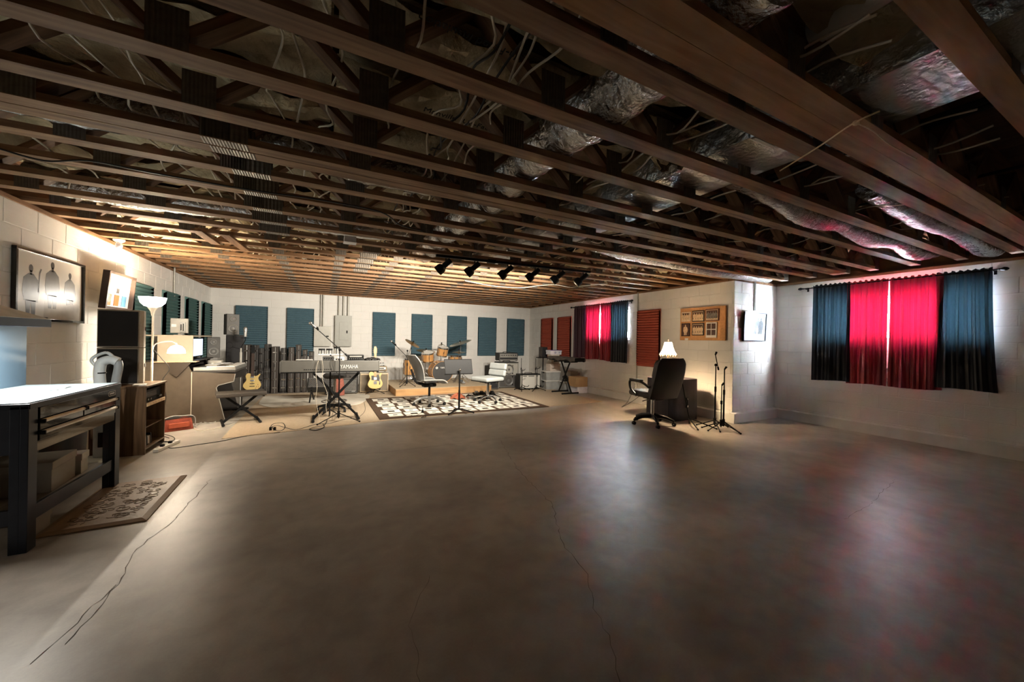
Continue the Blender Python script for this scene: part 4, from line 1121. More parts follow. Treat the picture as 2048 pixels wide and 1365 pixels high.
# ------------------------------------------------------------------ studio desk
M_desk = mat('brown_grey_laminate', (86, 74, 60), 0.55, var=0.1, scale=14)
M_deskk = mat('dark_laminate', (54, 50, 46), 0.5, var=0.12)
M_hutch = mat('beige_hutch_panel', (182, 168, 146), 0.55, var=0.05)
DY = 6.88
t = thing('studio_desk', 'large brown studio desk with beige hutch beside the lamp', 'desk', (-1.7, DY, 0))
pl = [(aty(x, y, DY).x + 1.7, max(0.0, aty(x, y, DY).z)) for x, y in ((471, 748), (468, 763), (437, 771), (433, 776), (451, 838))]
pl[-1] = (pl[-1][0], 0.0)
poly = [(-0.50, 0.0), (-0.50, 0.90), (-0.05, 0.90), (0.02, 0.75)] + pl
MB().prism(poly, 'y', -0.012, 0.012).build('side_panel', M_desk, t)
e = [Vector((a, -0.014, z)) for a, z in pl]
MB().tube(e, 0.006, 4).build('edge_band', M_conduit, t)
MB().prism(poly, 'y', 0.96, 0.985).build('side_panel', M_deskk, t)
MB().bmm((-0.50, 0.0, 0.735), (0.53, 0.975, 0.76)).build('desktop', M_deskk, t)
MB().bmm((-0.50, 0.02, 0.15), (-0.54, 0.97, 0.74)).build('back_panel', M_deskk, t)
MB().bmm((-0.36, -0.02, 0.905), (0.03, 0.0, 1.265)).build('hutch_side', M_hutch, t, bevel=0.003)
MB().bmm((-0.50, -0.02, 1.262), (0.03, 0.975, 1.28)).build('hutch_shelf', M_hutch, t)
MB().bmm((-0.40, -0.06, 0.893), (0.08, 0.10, 0.907)).build('hutch_ledge', M_sepia_l, t, bevel=0.004)
MB().bmm((-0.50, 0.05, 0.90), (0.06, 0.975, 0.918)).build('monitor_riser', M_deskk, t)
MB().prism([(-0.22, 0.89), (0.02, 0.89), (-0.06, 0.78), (-0.14, 0.68), (-0.22, 0.75)], 'y', -0.05, -0.015).build('bracket', mat('dark_bracket', (60, 48, 36), 0.5), t)
MB().prism([(-0.02, 0.90), (0.02, 0.90), (0.02, 0.76), (-0.02, 0.76)], 'y', 0.92, 0.96).build('riser_leg', M_deskk, t)
MB().tube([(0.02, -0.018, 0.75), (0.022, -0.02, 0.4), (0.018, -0.018, 0.02)], 0.005, 6).build('edge_cord', M_cable_w, t)
# drawer-like keyboard tray with light edge
t2 = thing('keyboard_tray', 'silver-edged controller keyboard on the front of the studio desk', 'keyboard', (-1.43, DY + 0.02, 0.76))
MB().bmm((-0.245, 0.0, 0.0), (0.26, 0.92, 0.055)).build('case', M_silver, t2, bevel=0.006)
MB().bmm((-0.1, 0.04, 0.055), (0.24, 0.88, 0.066)).build('keys', M_white, t2)
for i in range(19):
    MB().bmm((0.02, 0.06 + i * 0.042, 0.066), (0.13, 0.078 + i * 0.042, 0.074)).build('black_key', M_blackmetal, t2) if i % 7 not in (2, 6) else None
# computer screen facing the room, speakers, shelf things
M_screen = mat('lit_screen', (180, 196, 214), 0.3, emit=((176, 200, 226), 0.2))
t = thing('computer_monitor', 'lit computer monitor under the hutch shelf', 'monitor', (-1.72, 7.32, 0.918))
MB().bmm((-0.03, -0.26, 0.03), (0.0, 0.26, 0.33)).build('screen_case', M_blackmetal, t, bevel=0.005)
MB().bmm((0.0, -0.24, 0.05), (0.002, 0.24, 0.31)).build('screen', M_screen, t)
MB().bmm((-0.1, -0.1, 0.0), (0.06, 0.1, 0.012)).bmm((-0.04, -0.03, 0.01), (-0.02, 0.03, 0.1)).build('foot', M_blackmetal, t)
def monitor_speaker(loc, w, d, h, rz, label, big=False):
    s = thing('studio_speaker', label, 'speaker', loc, rz)
    MB().bmm((-w / 2, 0, 0), (w / 2, d, h)).build('cabinet', M_black, s, bevel=0.006)
    MB().bmm((-w / 2 + 0.004, -0.006, 0.004), (w / 2 - 0.004, 0, h - 0.004)).build('baffle', mat('baffle_grey', (78, 76, 72), 0.5), s, bevel=0.004)
    for z, r in ((h * 0.30, w * 0.38), (h * 0.76, w * 0.26)):
        MB().lathe([(r, -0.012), (r * 0.92, -0.014), (r * 0.86, -0.008), (r * 0.35, 0.0), (r * 0.3, -0.008), (0.0, -0.012)], (0, 0, z), 24, 'y', cap=False).build('cone', mat('cone_grey', (120, 118, 112), 0.45), s, smooth=True)
    return s
monitor_speaker((-1.60, 7.66, 0.918), 0.17, 0.20, 0.34, rad(14), 'grey-fronted studio speaker on the desk riser')
t = thing('speaker_cabinet', 'large black speaker cabinet at the end of the desk', 'speaker', (-1.40, 8.16, 0.0), rad(8))
MB().bmm((-0.13, 0, 0.76), (0.13, 0.28, 1.30)).build('cabinet', M_black, t, bevel=0.008)
MB().bmm((-0.12, -0.008, 0.78), (0.12, 0, 1.28)).build('grille', M_grille, t, bevel=0.004)
MB().bmm((-0.12, 0.02, 0.0), (-0.09, 0.26, 0.76)).bmm((0.09, 0.02, 0.0), (0.12, 0.26, 0.76)).build('stand', M_deskk, t)
monitor_speaker((-1.43, 8.14, 1.302), 0.19, 0.24, 0.37, rad(20), 'small black speaker standing on the large black speaker')
t = thing('bare_screen', 'grey flat screen seen from behind on the hutch shelf', 'monitor', (-1.86, 6.98, 1.28))
MB().bmm((-0.10, 0.0, 0.03), (0.10, 0.04, 0.245)).build('back_shell', M_conduit, t, bevel=0.006)
MB().bmm((-0.085, -0.004, 0.12), (-0.03, 0.0, 0.16)).build('label_plate', M_paper, t)
MB().bmm((0.01, -0.012, 0.04), (0.075, 0.0, 0.19)).build('circuit_cover', M_silver, t, bevel=0.004)
MB().bmm((-0.05, -0.04, 0.0), (0.05, 0.08, 0.008)).bmm((-0.015, 0.01, 0.0), (0.015, 0.03, 0.05)).build('foot', M_conduit, t)
MB().bmm((0.02, -0.016, 0.07), (0.03, -0.012, 0.16)).bmm((0.045, -0.016, 0.06), (0.055, -0.012, 0.17)).build('connector_row', M_blackmetal, t)
for i, (x, y, w, l, m, s) in enumerate(((-1.50, 7.15, 0.14, 0.2, M_paper, 'loose white sheet on the controller keyboard'), (-1.40, 7.45, 0.16, 0.21, M_paper, 'second white sheet further along the controller keyboard'), (-1.30, 7.05, 0.10, 0.12, M_card_grey, 'grey pad on the edge of the controller keyboard'))):
    tag(MB().box((x, y, 0.8365 + 0.003 * i), (w, l, 0.004), rz=0.4 * i).build('paper_sheet', m), s, 'paper')
t = thing('rack_box', 'small grey rack box under the studio speaker', 'audio box', (-1.56, 7.55, 0.76))
MB().bmm((-0.09, 0, 0.0), (0.09, 0.12, 0.12)).build('case', M_conduit, t, bevel=0.004)
MB().cyl((-0.03, -0.01, 0.06), (-0.03, 0.0, 0.06), 0.02, n=14).cyl((0.04, -0.01, 0.06), (0.04, 0.0, 0.06), 0.014, n=14).build('dial', M_silver, t, smooth=True)
# condenser microphone on a stand
t = thing('condenser_microphone', 'silver condenser microphone in a wire cradle beside the desk', 'microphone', (-1.215, 7.93, 0))
MB().lathe([(0.0, 1.27), (0.024, 1.27), (0.026, 1.28), (0.026, 1.36), (0.03, 1.365), (0.03, 1.42), (0.02, 1.44), (0.0, 1.445)], n=18).build('capsule', M_silver, t, smooth=True)
MB().tube([(0.06 * math.cos(a), 0.06 * math.sin(a), 1.25) for a in [i * PI / 8 for i in range(16)]], 0.004, 6, closed=True).tube(catmull([(0.0, 0, 1.27), (0.0, 0.0, 1.2), (-0.05, 0, 1.1), (-0.06, 0, 1.05)], 5), 0.007, 6).build('cradle', M_blackmetal, t, smooth=True)
MB().cyl((-0.06, 0, 0.03), (-0.06, 0, 1.07), 0.012, n=10).cyl((-0.06, 0, 0.75), (-0.06, 0, 1.0), 0.02, n=10).build('pole', M_conduit, t, smooth=True)
MB().lathe([(0.0, 0), (0.13, 0), (0.13, 0.015), (0.03, 0.03), (0.0, 0.03)], (-0.06, 0, 0), 24).build('base', M_blackmetal, t, smooth=True)
MB().tube([(-0.22 + 0.05 * math.cos(a), 0.0, 1.12 + 0.05 * math.sin(a)) for a in [i * PI / 8 for i in range(16)]], 0.003, 6, closed=True).cyl((-0.06, 0, 1.05), (-0.18, 0, 1.09), 0.004, n=6).build('pop_filter', M_blackmetal, t, smooth=True)
# red tool bag
t = thing('tool_bag', 'orange-red canvas tool bag on the floor by the desk', 'bag', (-1.74, 6.52, 0), rad(25))
def bag(u, v):
    a = u * 2 * PI; zz = v * 0.17
    s = 1.0 - 0.16 * v ** 2 + 0.02 * math.sin(5 * a)
    ca, sa = math.cos(a), math.sin(a)
    r = 1 / max(abs(ca), abs(sa)) ** 0.75
    return (0.16 * ca * r * s, 0.105 * sa * r * s, zz + 0.008 * math.sin(4 * a) * v)
M_bag = mat('orange_red_canvas', (140, 62, 42), 0.8, var=0.2, scale=14, bump=0.3)
MB().grid(bag, 32, 8).build('body', M_bag, t, smooth=True)
MB().add([(0.15, 0.09, 0.165), (-0.15, 0.09, 0.165), (-0.15, -0.09, 0.165), (0.15, -0.09, 0.165)], [(0, 1, 2, 3)]).build('top_flap', M_black, t, solid=0.01)
MB().tube(catmull([(-0.14, -0.07, 0.175), (-0.05, -0.05, 0.195), (0.05, -0.05, 0.185), (0.14, -0.06, 0.18), (0.18, -0.04, 0.13), (0.185, -0.02, 0.03)], 5), 0.007, 6).build('strap', M_conduit, t, smooth=True)
MB().box((0.0, -0.118, 0.075), (0.22, 0.02, 0.07)).build('front_pocket', mat('bright_orange_canvas', (158, 72, 44), 0.8), t, bevel=0.01)
# power strip and cables by the cabinet
t = thing('power_strip', 'white power strip on the floor beside the walnut cabinet', 'power strip', (-1.56, 5.53, 0), rad(78))
MB().bmm((-0.2, -0.025, 0.0), (0.2, 0.025, 0.035)).build('case', M_white, t, bevel=0.004)
for i in range(5): MB().bmm((-0.17 + i * 0.07, -0.015, 0.035), (-0.14 + i * 0.07, 0.015, 0.06 if i % 2 else 0.037)).build('socket', M_blackmetal if i % 2 else M_panelgrey, t)
def floor_cable(pts, label, m=None, r=0.004, z=0.005, name='floor_cable', k=8):
    P = [(p[0], p[1], z) for p in [atz(x, y, 0) for x, y in pts]]
    return tag(MB().tube(catmull(P, k), r, 6).build(name, m or M_cable_b, smooth=True), label, 'cable')
floor_cable([(318, 893), (330, 884), (345, 889), (338, 897), (360, 896), (400, 890), (440, 884), (500, 872), (560, 866)], 'dark cable trailing from the power strip across the floor')
floor_cable([(300, 880), (320, 872), (345, 877), (348, 884), (330, 888), (312, 884), (322, 876), (338, 880)], 'tangle of cable around the power strip', M_cable_b, 0.0045, 0.02)
floor_cable([(393, 852), (405, 846), (420, 848), (432, 844), (428, 838), (440, 840), (446, 836)], 'grey cable coil on the floor by the desk', M_conduit, 0.006, 0.008)
floor_cable([(385, 852), (395, 862), (420, 860), (445, 855), (470, 848)], 'white cable curving from the desk across the floor', M_cable_w)
floor_cable([(541, 862), (543, 852), (553, 848), (566, 848), (570, 856), (562, 863), (550, 862), (545, 855), (556, 853), (575, 858), (592, 861), (612, 856), (632, 850), (660, 848), (690, 840), (720, 838)], 'black plugged cable looping across the floor before the keyboard stand', M_cable_b, 0.006)
floor_cable([(654, 842), (648, 852), (630, 856), (619, 860), (632, 862), (648, 856), (646, 850)], 'black cable loop beside the keyboard stand foot', M_cable_b, 0.006, 0.006)
floor_cable([(715, 838), (730, 822), (728, 800), (735, 790), (745, 786)], 'thin cable running from the keyboard stand to the cream guitar')
floor_cable([(805, 838), (815, 832), (830, 834), (845, 828), (852, 836), (842, 838), (858, 832), (880, 828), (905, 826)], 'thin cable lying across the front of the patterned rug', M_cable_b, 0.004, 0.016)
p = atz(541, 862, 0)
tag(MB().box((p.x, p.y, 0.025), (0.03, 0.03, 0.05)).box((p.x + 0.05, p.y - 0.02, 0.025), (0.03, 0.03, 0.05)).build('power_plug', M_blackmetal, bevel=0.004), 'black power plugs at the end of the looping cable', 'plug')

# X-frame keyboard bench
def xbench(name, label, loc, rz, w, z, seat_d=0.33, cat='bench'):
    t = thing(name, label, cat, loc, rz)
    MB().bmm((-w / 2, -seat_d / 2, z - 0.06), (w / 2, seat_d / 2, z)).build('seat', mat('grey_vinyl_seat', (74, 68, 62), 0.45, bump=0.1), t, bevel=0.015, seg=3)
    for s in (-1, 1):
        MB().tube([(-s * w * 0.32, s * 0.03, z - 0.06), (s * w * 0.36, s * 0.03, 0.025)], 0.022, 4).build('leg', M_blackmetal, t)
        MB().tube([(s * w * 0.36, -0.19, 0.018), (s * w * 0.36, 0.19, 0.018)], 0.018, 8).build('foot_bar', M_blackmetal, t, smooth=True)
        for e in (-1, 1): MB().cyl((s * w * 0.36, e * 0.185, 0.018), (s * w * 0.36, e * 0.205, 0.018), 0.02, n=10).build('end_cap', M_rubber, t, smooth=True)
    return t
xbench('keyboard_bench', 'black X-framed keyboard bench with padded seat before the desk', (-1.06, 6.68, 0.006), rad(14), 0.60, 0.46)
# ------------------------------------------------------------------ floor coverings
M_carp = mat('beige_carpet', (186, 168, 144), 0.95, var=0.08, scale=30, bump=0.5, bscale=300, spec=0.1)
tag(MB().prism([(-1.1, 5.72), (0.9, 6.02), (5.44, 6.22), (5.55, 9.7), (-1.12, 9.7), (-1.12, 7.4)], 'z', 0.0, 0.006).build('area_carpet', M_carp), 'large plain beige carpet under the band equipment', 'carpet')
M_hide = mat('pale_hide', (206, 200, 186), 0.9, var=0.14, scale=2.5, bump=0.4, bscale=120)
hp = [(-1.05, 8.3), (-0.7, 7.75), (-0.1, 7.95), (0.5, 7.6), (0.78, 8.0), (0.95, 8.75), (0.7, 9.1), (-0.2, 9.0), (-1.0, 9.4), (-1.08, 8.9)]
hp = [(p.x, p.y) for p in catmull([Vector((a, b, 0)) for a, b in hp + hp[:1]], 4)][:-1]
tag(MB().prism(hp, 'z', 0.006, 0.012).build('hide_rug', M_hide), 'pale irregular hide rug behind the keyboard stand', 'rug')
# patterned rug
M_rg_d = mat('rug_dark_brown', (82, 66, 54), 0.95, var=0.12, scale=200, spec=0.1)
M_rg_w = mat('rug_cream', (226, 220, 206), 0.95, var=0.05, scale=200, spec=0.1)
M_rg_g = mat('rug_greige', (196, 186, 170), 0.95, var=0.06, scale=200, spec=0.1)
M_rg_k = mat('rug_black', (46, 40, 36), 0.95, var=0.1, scale=200, spec=0.1)
rug = MB(); RX0, RX1, RY0, RY1, RZ = 0.82, 3.98, 6.10, 8.28, 0.0155
rug.m = 0; rug.bmm((RX0, RY0, 0.006), (RX1, RY1, RZ))
nx_, ny_ = 9, 6; bw = 0.10
cw, chh = (RX1 - RX0 - 2 * bw) / nx_, (RY1 - RY0 - 2 * bw) / ny_
def rq(m, x0, y0, x1, y1, z):
    rug.m = m; rug.add([(x0, y0, z), (x1, y0, z), (x1, y1, z), (x0, y1, z)], [(0, 1, 2, 3)])
for i in range(nx_):
    for j in range(ny_):
        x0, y0 = RX0 + bw + i * cw, RY0 + bw + j * chh
        g = 0.008
        if (i + j) % 2:
            rq(1, x0 + g, y0 + g, x0 + cw - g, y0 + chh - g, RZ + 0.0006)
            rq(3, x0 + cw / 2 - 0.06, y0 + chh / 2 - 0.055, x0 + cw / 2 + 0.06, y0 + chh / 2 + 0.055, RZ + 0.0011)
            rq(0, x0 + cw / 2 - 0.02, y0 + chh / 2 - 0.018, x0 + cw / 2 + 0.02, y0 + chh / 2 + 0.018, RZ + 0.0015)
        else:
            rq(0, x0 + g, y0 + g, x0 + cw - g, y0 + chh - g, RZ + 0.0006)
            rq(2, x0 + 0.065, y0 + 0.03, x0 + cw - 0.03, y0 + chh - 0.05, RZ + 0.0010)
            rq(1, x0 + 0.075, y0 + 0.04, x0 + cw - 0.04, y0 + chh - 0.06, RZ + 0.0013)
            rq(3, x0 + cw / 2 - 0.02, y0 + chh / 2 - 0.03, x0 + cw / 2 + 0.05, y0 + chh / 2 + 0.02, RZ + 0.0017)
ro_ = rug.build('patterned_rug', [M_rg_d, M_rg_w, M_rg_g, M_rg_k], recalc=False)
tag(ro_, 'brown and cream rug patterned with squares in front of the drum platform', 'rug')

# ------------------------------------------------------------------ guitar cases along the back wall
M_case = mat('black_tolex_case', (48, 45, 43), 0.55, var=0.2, scale=70, bump=0.25)
M_case_br = mat('brown_black_case', (56, 48, 42), 0.5, var=0.2, scale=70, bump=0.25)
def gcase(cx, wpx, ytop, kind, label, Y=9.80):
    p = aty(cx, 740, Y); h = aty(cx, ytop, Y).z; th = wpx * 0.0094
    t = thing('guitar_case', label, 'guitar case', (p.x, Y, 0), 0, 'guitar cases along the back wall')
    if kind == 'g':
        fr = [(0.05, 0.0), (0.01, 0.06), (0.0, 0.16), (0.02, 0.26), (0.055, 0.33), (0.05, 0.40), (0.035, 0.46), (0.05, 0.53), (0.10, 0.60), (0.115, 0.70)]
        k = h / 1.06; fr = [(a, b * k) for a, b in fr] + [(0.12, h)]
        bk = [(0.40 - a, b) for a, b in fr][::-1]; poly = fr + bk
    else:
        poly = [(0.0, 0.0), (0.0, h), (0.36, h), (0.36, 0.0)]
    MB().prism(poly, 'x', -th / 2 + 0.003, th / 2 - 0.003).build('shell', M_case if kind == 'g' else M_case_br, t, bevel=0.012, seg=2)
    fe = poly[:len(poly) // 2] if kind == 'g' else [(0.0, 0.01), (0.0, h - 0.01)]
    MB().tube([(th * 0.05, a - 0.002, z) for a, z in fe], 0.008, 6).build('seam_valance', M_silver, t)
    for f in (0.12, 0.3, 0.48, 0.68, 0.88):
        z = h * f; a = 0.0
        for (a0, z0), (a1, z1) in zip(fe[:-1], fe[1:]):
            if z0 <= z <= z1: a = a0 + (a1 - a0) * (z - z0) / max(1e-6, z1 - z0)
        MB().box((0.0, a - 0.008, z), (min(0.085, th * 0.7), 0.014, 0.028)).build('latch', M_chrome, t, bevel=0.003)
    MB().tube([(0, -0.002 + 0.02, h * 0.56), (0, -0.03 + 0.02, h * 0.57), (0, -0.03 + 0.02, h * 0.63), (0, 0.02, h * 0.64)], 0.008, 6).build('handle', M_black, t, smooth=True)
    return t
cs = [(492, 13, 690, 'r', 'slim black guitar case at the desk end of the row'), (507, 15, 691, 'g', 'curved black guitar case behind the sunburst guitar'), (520.5, 11, 697, 'g', 'curved black guitar case with a bright seam, third in the row'),
      (533, 14, 689, 'g', 'tall curved case with twin latches, fourth in the row'), (549, 15, 694, 'r', 'square brown-black case, fifth in the row'), (566, 14, 697, 'g', 'curved case with a bright seam left of the tilted amplifier'),
      (582, 13, 695, 'r', 'square case behind the tilted amplifier'), (596, 12, 690, 'r', 'tall square case beside the light box case'), (609, 11, 700, 'r', 'short square case under the foam edge'), (622, 12, 704, 'r', 'last short case in the row before the breaker box')]
for c in cs: gcase(*c)

# ------------------------------------------------------------------ guitars
LP = [(0, 0), (.075, .008), (.135, .045), (.165, .11), (.15, .175), (.118, .23), (.112, .28), (.135, .325), (.15, .36), (.135, .365), (.10, .335), (.06, .315), (.03, .33),
      (-.03, .37), (-.08, .385), (-.115, .36), (-.125, .31), (-.11, .25), (-.125, .20), (-.16, .15), (-.168, .09), (-.13, .035), (-.07, .006)]
TL = [(0, 0), (.09, .012), (.145, .06), (.16, .12), (.14, .18), (.115, .23), (.12, .29), (.145, .335), (.135, .36), (.105, .355), (.085, .315), (.05, .295), (.03, .30),
      (-.03, .36), (-.06, .385), (-.11, .385), (-.135, .35), (-.13, .29), (-.112, .23), (-.14, .17), (-.16, .11), (-.14, .05), (-.08, .01)]
def smooth_poly(P):
    return [(p.x, p.y) for p in catmull([Vector((a, b, 0)) for a, b in P + P[:1]], 3)][:-1]
M_maple = wood('maple_neck', (216, 184, 132), (190, 152, 100), 0.35, 'z', 5)
M_rosewood = mat('rosewood', (60, 40, 30), 0.4, var=0.2)
def guitar(label, loc, rz, outline, top, edge, neck, lean, head_tilt=0.0, scale=1.0, plain=False):
    t = thing('electric_guitar', label, 'guitar', loc, rz)
    t.rotation_euler = (lean, 0, rz); t.scale = (scale,) * 3
    P = smooth_poly(outline); cx = sum(a for a, b in P) / len(P); cz = sum(b for a, b in P) / len(P)
    MB().prism(P, 'y', -0.0225, 0.0225).build('body', edge, t, bevel=0.004)
    MB().prism([(cx + (a - cx) * 0.94, cz + (b - cz) * 0.94) for a, b in P], 'y', -0.0245, -0.022).build('top', top, t)
    MB().bmm((-0.027, -0.03, 0.27), (0.027, -0.008, 0.80)).build('neck', neck, t, bevel=0.006)
    MB().bmm((-0.026, -0.034, 0.30), (0.026, -0.03, 0.80)).build('fretboard', M_rosewood if neck is not M_maple else M_maple, t)
    MB().prism([(-0.026, 0.79), (0.026, 0.79), (0.04, 0.84), (0.035, 0.93), (0.02, 0.975), (-0.02, 0.975), (-0.035, 0.9), (-0.036, 0.84)], 'y', -0.018, -0.004).build('headstock', neck if neck is M_maple else M_blackmetal, t)
    for i in range(3):
        for s in (-1, 1): MB().cyl((s * 0.03, -0.011, 0.84 + i * 0.04), (s * 0.055, -0.011, 0.84 + i * 0.04), 0.008, n=8).build('tuner', M_chrome, t, smooth=True)
    if plain:
        MB().prism([(-0.085, 0.20), (0.0, 0.185), (0.085, 0.17), (0.10, 0.24), (0.08, 0.31), (0.03, 0.30), (-0.03, 0.30), (-0.085, 0.30)], 'y', -0.0265, -0.0245).build('pickguard', mat('black_pickguard', (30, 26, 24), 0.3), t)
        MB().bmm((-0.03, -0.0275, 0.20), (0.03, -0.025, 0.26)).build('neck_pickup', M_silver, t)
        MB().bmm((-0.035, -0.032, 0.10), (0.035, -0.0245, 0.17)).build('bridge', M_chrome, t, bevel=0.002)
        MB().bmm((0.085, -0.028, 0.09), (0.105, -0.0245, 0.21)).build('control_plate', M_chrome, t)
        for z in (0.11, 0.145): MB().cyl((0.095, -0.028, z), (0.095, -0.042, z), 0.011, n=12).build('knob', M_blackmetal, t, smooth=True)
    else:
        for z in (0.20, 0.27): MB().bmm((-0.035, -0.032, z), (0.035, -0.0245, z + 0.035)).build('pickup', M_silver, t, bevel=0.002)
        MB().bmm((-0.04, -0.036, 0.145), (0.04, -0.0245, 0.16)).build('bridge', M_chrome, t, bevel=0.002)
        MB().bmm((-0.045, -0.036, 0.09), (0.045, -0.0245, 0.105)).build('tailpiece', M_chrome, t, bevel=0.002)
        for x, z in ((0.085, 0.09), (0.11, 0.13), (0.07, 0.055), (0.12, 0.085)): MB().cyl((x, -0.0245, z), (x, -0.038, z), 0.012, n=10).build('knob', M_maple, t, smooth=True)
    MB().cyl((-0.008, -0.0355, 0.12), (-0.008, -0.0355, 0.82), 0.0012, n=4).cyl((0.008, -0.0355, 0.12), (0.008, -0.0355, 0.82), 0.0012, n=4).build('strings', M_silver, t)
    return t
def gstand(label, loc, rz, h=0.5, z0=0.0, yoke=True):
    t = thing('guitar_stand', label, 'guitar stand', loc, rz)
    for i in range(3):
        a = rad(90 + 120 * i)
        MB().cyl((0, 0, 0.09), (0.23 * math.cos(a), 0.23 * math.sin(a), 0.012), 0.009, n=8).sph((0.23 * math.cos(a), 0.23 * math.sin(a), 0.012), 0.012, 8, 6).build('leg', M_blackmetal, t, smooth=True)
    MB().cyl((0, 0, 0.07), (0, 0, h), 0.009, n=8).build('post', M_blackmetal, t, smooth=True)
    for s in (-1, 1): MB().tube(catmull([(0, 0, 0.15), (s * 0.08, -0.04, 0.11), (s * 0.10, -0.11, 0.10), (s * 0.10, -0.15, 0.14)], 4), 0.008, 6).build('body_arm', M_blackmetal, t, smooth=True)
    if yoke: MB().tube(catmull([(-0.05, -0.06, h + 0.04), (-0.05, -0.02, h), (0, 0, h - 0.01), (0.05, -0.02, h), (0.05, -0.06, h + 0.04)], 4), 0.007, 6).build('yoke', M_blackmetal, t, smooth=True)
    return t
pg = aty(505, 783, 9.35)
M_butter = mat('butterscotch', (214, 186, 120), 0.25, var=0.08, scale=5, coat=0.5)
guitar('sunburst single-cut guitar on a stand beside the guitar cases', (pg.x, 9.30, 0.14), rad(6), LP, M_butter, mat('dark_sunburst_edge', (40, 26, 16), 0.25, coat=0.5), M_rosewood, rad(-9), scale=0.98)
gstand('black stand holding the sunburst guitar', (pg.x, 9.42, 0.012), rad(6), 0.55)
pt = aty(750, 783, 8.95)
guitar('cream single-cut guitar with black pickguard leaning before the grey amplifier', (pt.x, 8.93, 0.13), 0, TL, M_butter, M_butter, M_maple, rad(-8), plain=True)
gstand('black stand holding the cream guitar', (pt.x, 9.04, 0.006), 0, 0.5)

# ------------------------------------------------------------------ amplifiers
def amp(name, label, loc, rz, w, d, h, body, cloth, trim=None, zc=0.0, panel=None, cat='amplifier', group=None, speakers=()):
    t = thing(name, label, cat, loc, rz, group)
    MB().bmm((-w / 2, 0, 0.012), (w / 2, d, h)).build('cabinet', body, t, bevel=0.012, seg=2)
    MB().bmm((-w / 2 + 0.025, -0.006, 0.035), (w / 2 - 0.025, 0.001, h - 0.03 - zc)).build('grille', cloth, t, bevel=0.003)
    if zc: 
        MB().bmm((-w / 2 + 0.025, -0.005, h - 0.025 - zc), (w / 2 - 0.025, 0.001, h - 0.02)).build('control_panel', panel or M_silver, t)
        for i in range(7): MB().cyl((-w / 2 + 0.08 + i * (w - 0.16) / 6, -0.005, h - 0.022 - zc / 2), (-w / 2 + 0.08 + i * (w - 0.16) / 6, -0.022, h - 0.022 - zc / 2), min(0.012, zc * 0.35), n=10).build('knob', M_blackmetal if panel else M_black, t, smooth=True)
    if trim:
        b = MB(); a = w / 2 - 0.02; z0, z1 = 0.03, h - 0.025 - zc
        b.tube([(-a, -0.008, z0), (a, -0.008, z0), (a, -0.008, z1), (-a, -0.008, z1)], 0.008, 6, closed=True)
        b.build('piping', trim, t)
    MB().tube(catmull([(-0.1, d / 2, h), (-0.09, d / 2, h + 0.025), (0.09, d / 2, h + 0.025), (0.1, d / 2, h)], 4), 0.008, 6).build('handle', M_black, t, smooth=True)
    for sx in (-1, 1):
        for sy in (0.03, d - 0.03): MB().cyl((sx * (w / 2 - 0.04), sy, 0), (sx * (w / 2 - 0.04), sy, 0.015), 0.015, n=10).build('foot', M_rubber, t)
    for (x, z, r) in speakers:
        MB().lathe([(r, -0.010), (r * 0.93, -0.016), (r * 0.88, -0.010), (r * 0.32, 0.0), (r * 0.28, -0.006), (0.0, -0.012)], (x, 0, z), 28, 'y', cap=False).build('speaker_cone', mat('amp_cone', (92, 90, 88), 0.45), t, smooth=True)
        for a in range(4):
            q = rad(45 + 90 * a); MB().box((x + r * 1.06 * math.cos(q), -0.012, z + r * 1.06 * math.sin(q)), (0.03, 0.012, 0.03), ry=-q).build('grille_clip', M_chrome, t)
    return t
def lattice(t, w, z0, z1, y, step, m, r=0.0035):
    b = MB(); n = int((w + (z1 - z0)) / step)
    for i in range(n + 1):
        for s in (1, -1):
            x0 = -w / 2 - (z1 - z0) + i * step
            pts = []
            for z in (z0, z1):
                pts.append(x0 + (z - z0))
            a, c = pts
            za, zb = z0, z1
            if a < -w / 2: za = z0 + (-w / 2 - a); a = -w / 2
            if c > w / 2: zb = z1 - (c - w / 2); c = w / 2
            if zb - za < 0.01: continue
            b.tube([(s * a, y, za), (s * c, y, zb)], r, 4)
    o = b.build('grille_lattice', m, t)
    return o
pa1 = aty(650, 770, 9.15); pa2 = aty(716, 770, 9.15)
t = amp('combo_amplifier', 'black combo amplifier with diamond grille behind the stool', ((pa1.x + pa2.x) / 2, 9.15, 0.006), 0, pa2.x - pa1.x, 0.26, 0.47, M_black, M_grille, M_silver, 0.10, mat('dark_panel', (60, 56, 52), 0.4))
lattice(t, pa2.x - pa1.x - 0.07, 0.05, 0.33, -0.012, 0.034, M_conduit, 0.003)
MB().box((pa2.x - pa1.x) * 0 + 0.0 and (0, 0, 0) or (0.24, -0.016, 0.06), (0.07, 0.004, 0.025)).build('badge', M_silver, t)
pa1 = aty(720, 770, 9.22); pa2 = aty(777, 770, 9.22)
gx = (pa1.x + pa2.x) / 2
amp('combo_amplifier', 'brown combo amplifier with cream piping behind the cream guitar', (gx, 9.24, 0.006), 0, pa2.x - pa1.x, 0.28, 0.45, mat('cream_tolex', (196, 184, 160), 0.6, var=0.06), M_cloth_grey, M_sepia_l)
amp('amplifier_head', 'small tweed amplifier head on the brown combo amplifier', (gx + 0.12, 9.27, 0.485), 0, 0.32, 0.18, 0.13, mat('tweed', (150, 132, 104), 0.8, var=0.15, scale=120), M_grille, None, 0.05, M_paper)
t = thing('pedal_case', 'low grey effects unit lying on the small amplifier head', 'effects unit', (gx + 0.10, 9.28, 0.645))
MB().bmm((-0.12, 0, 0), (0.14, 0.12, 0.04)).build('case', M_silver, t, bevel=0.004)
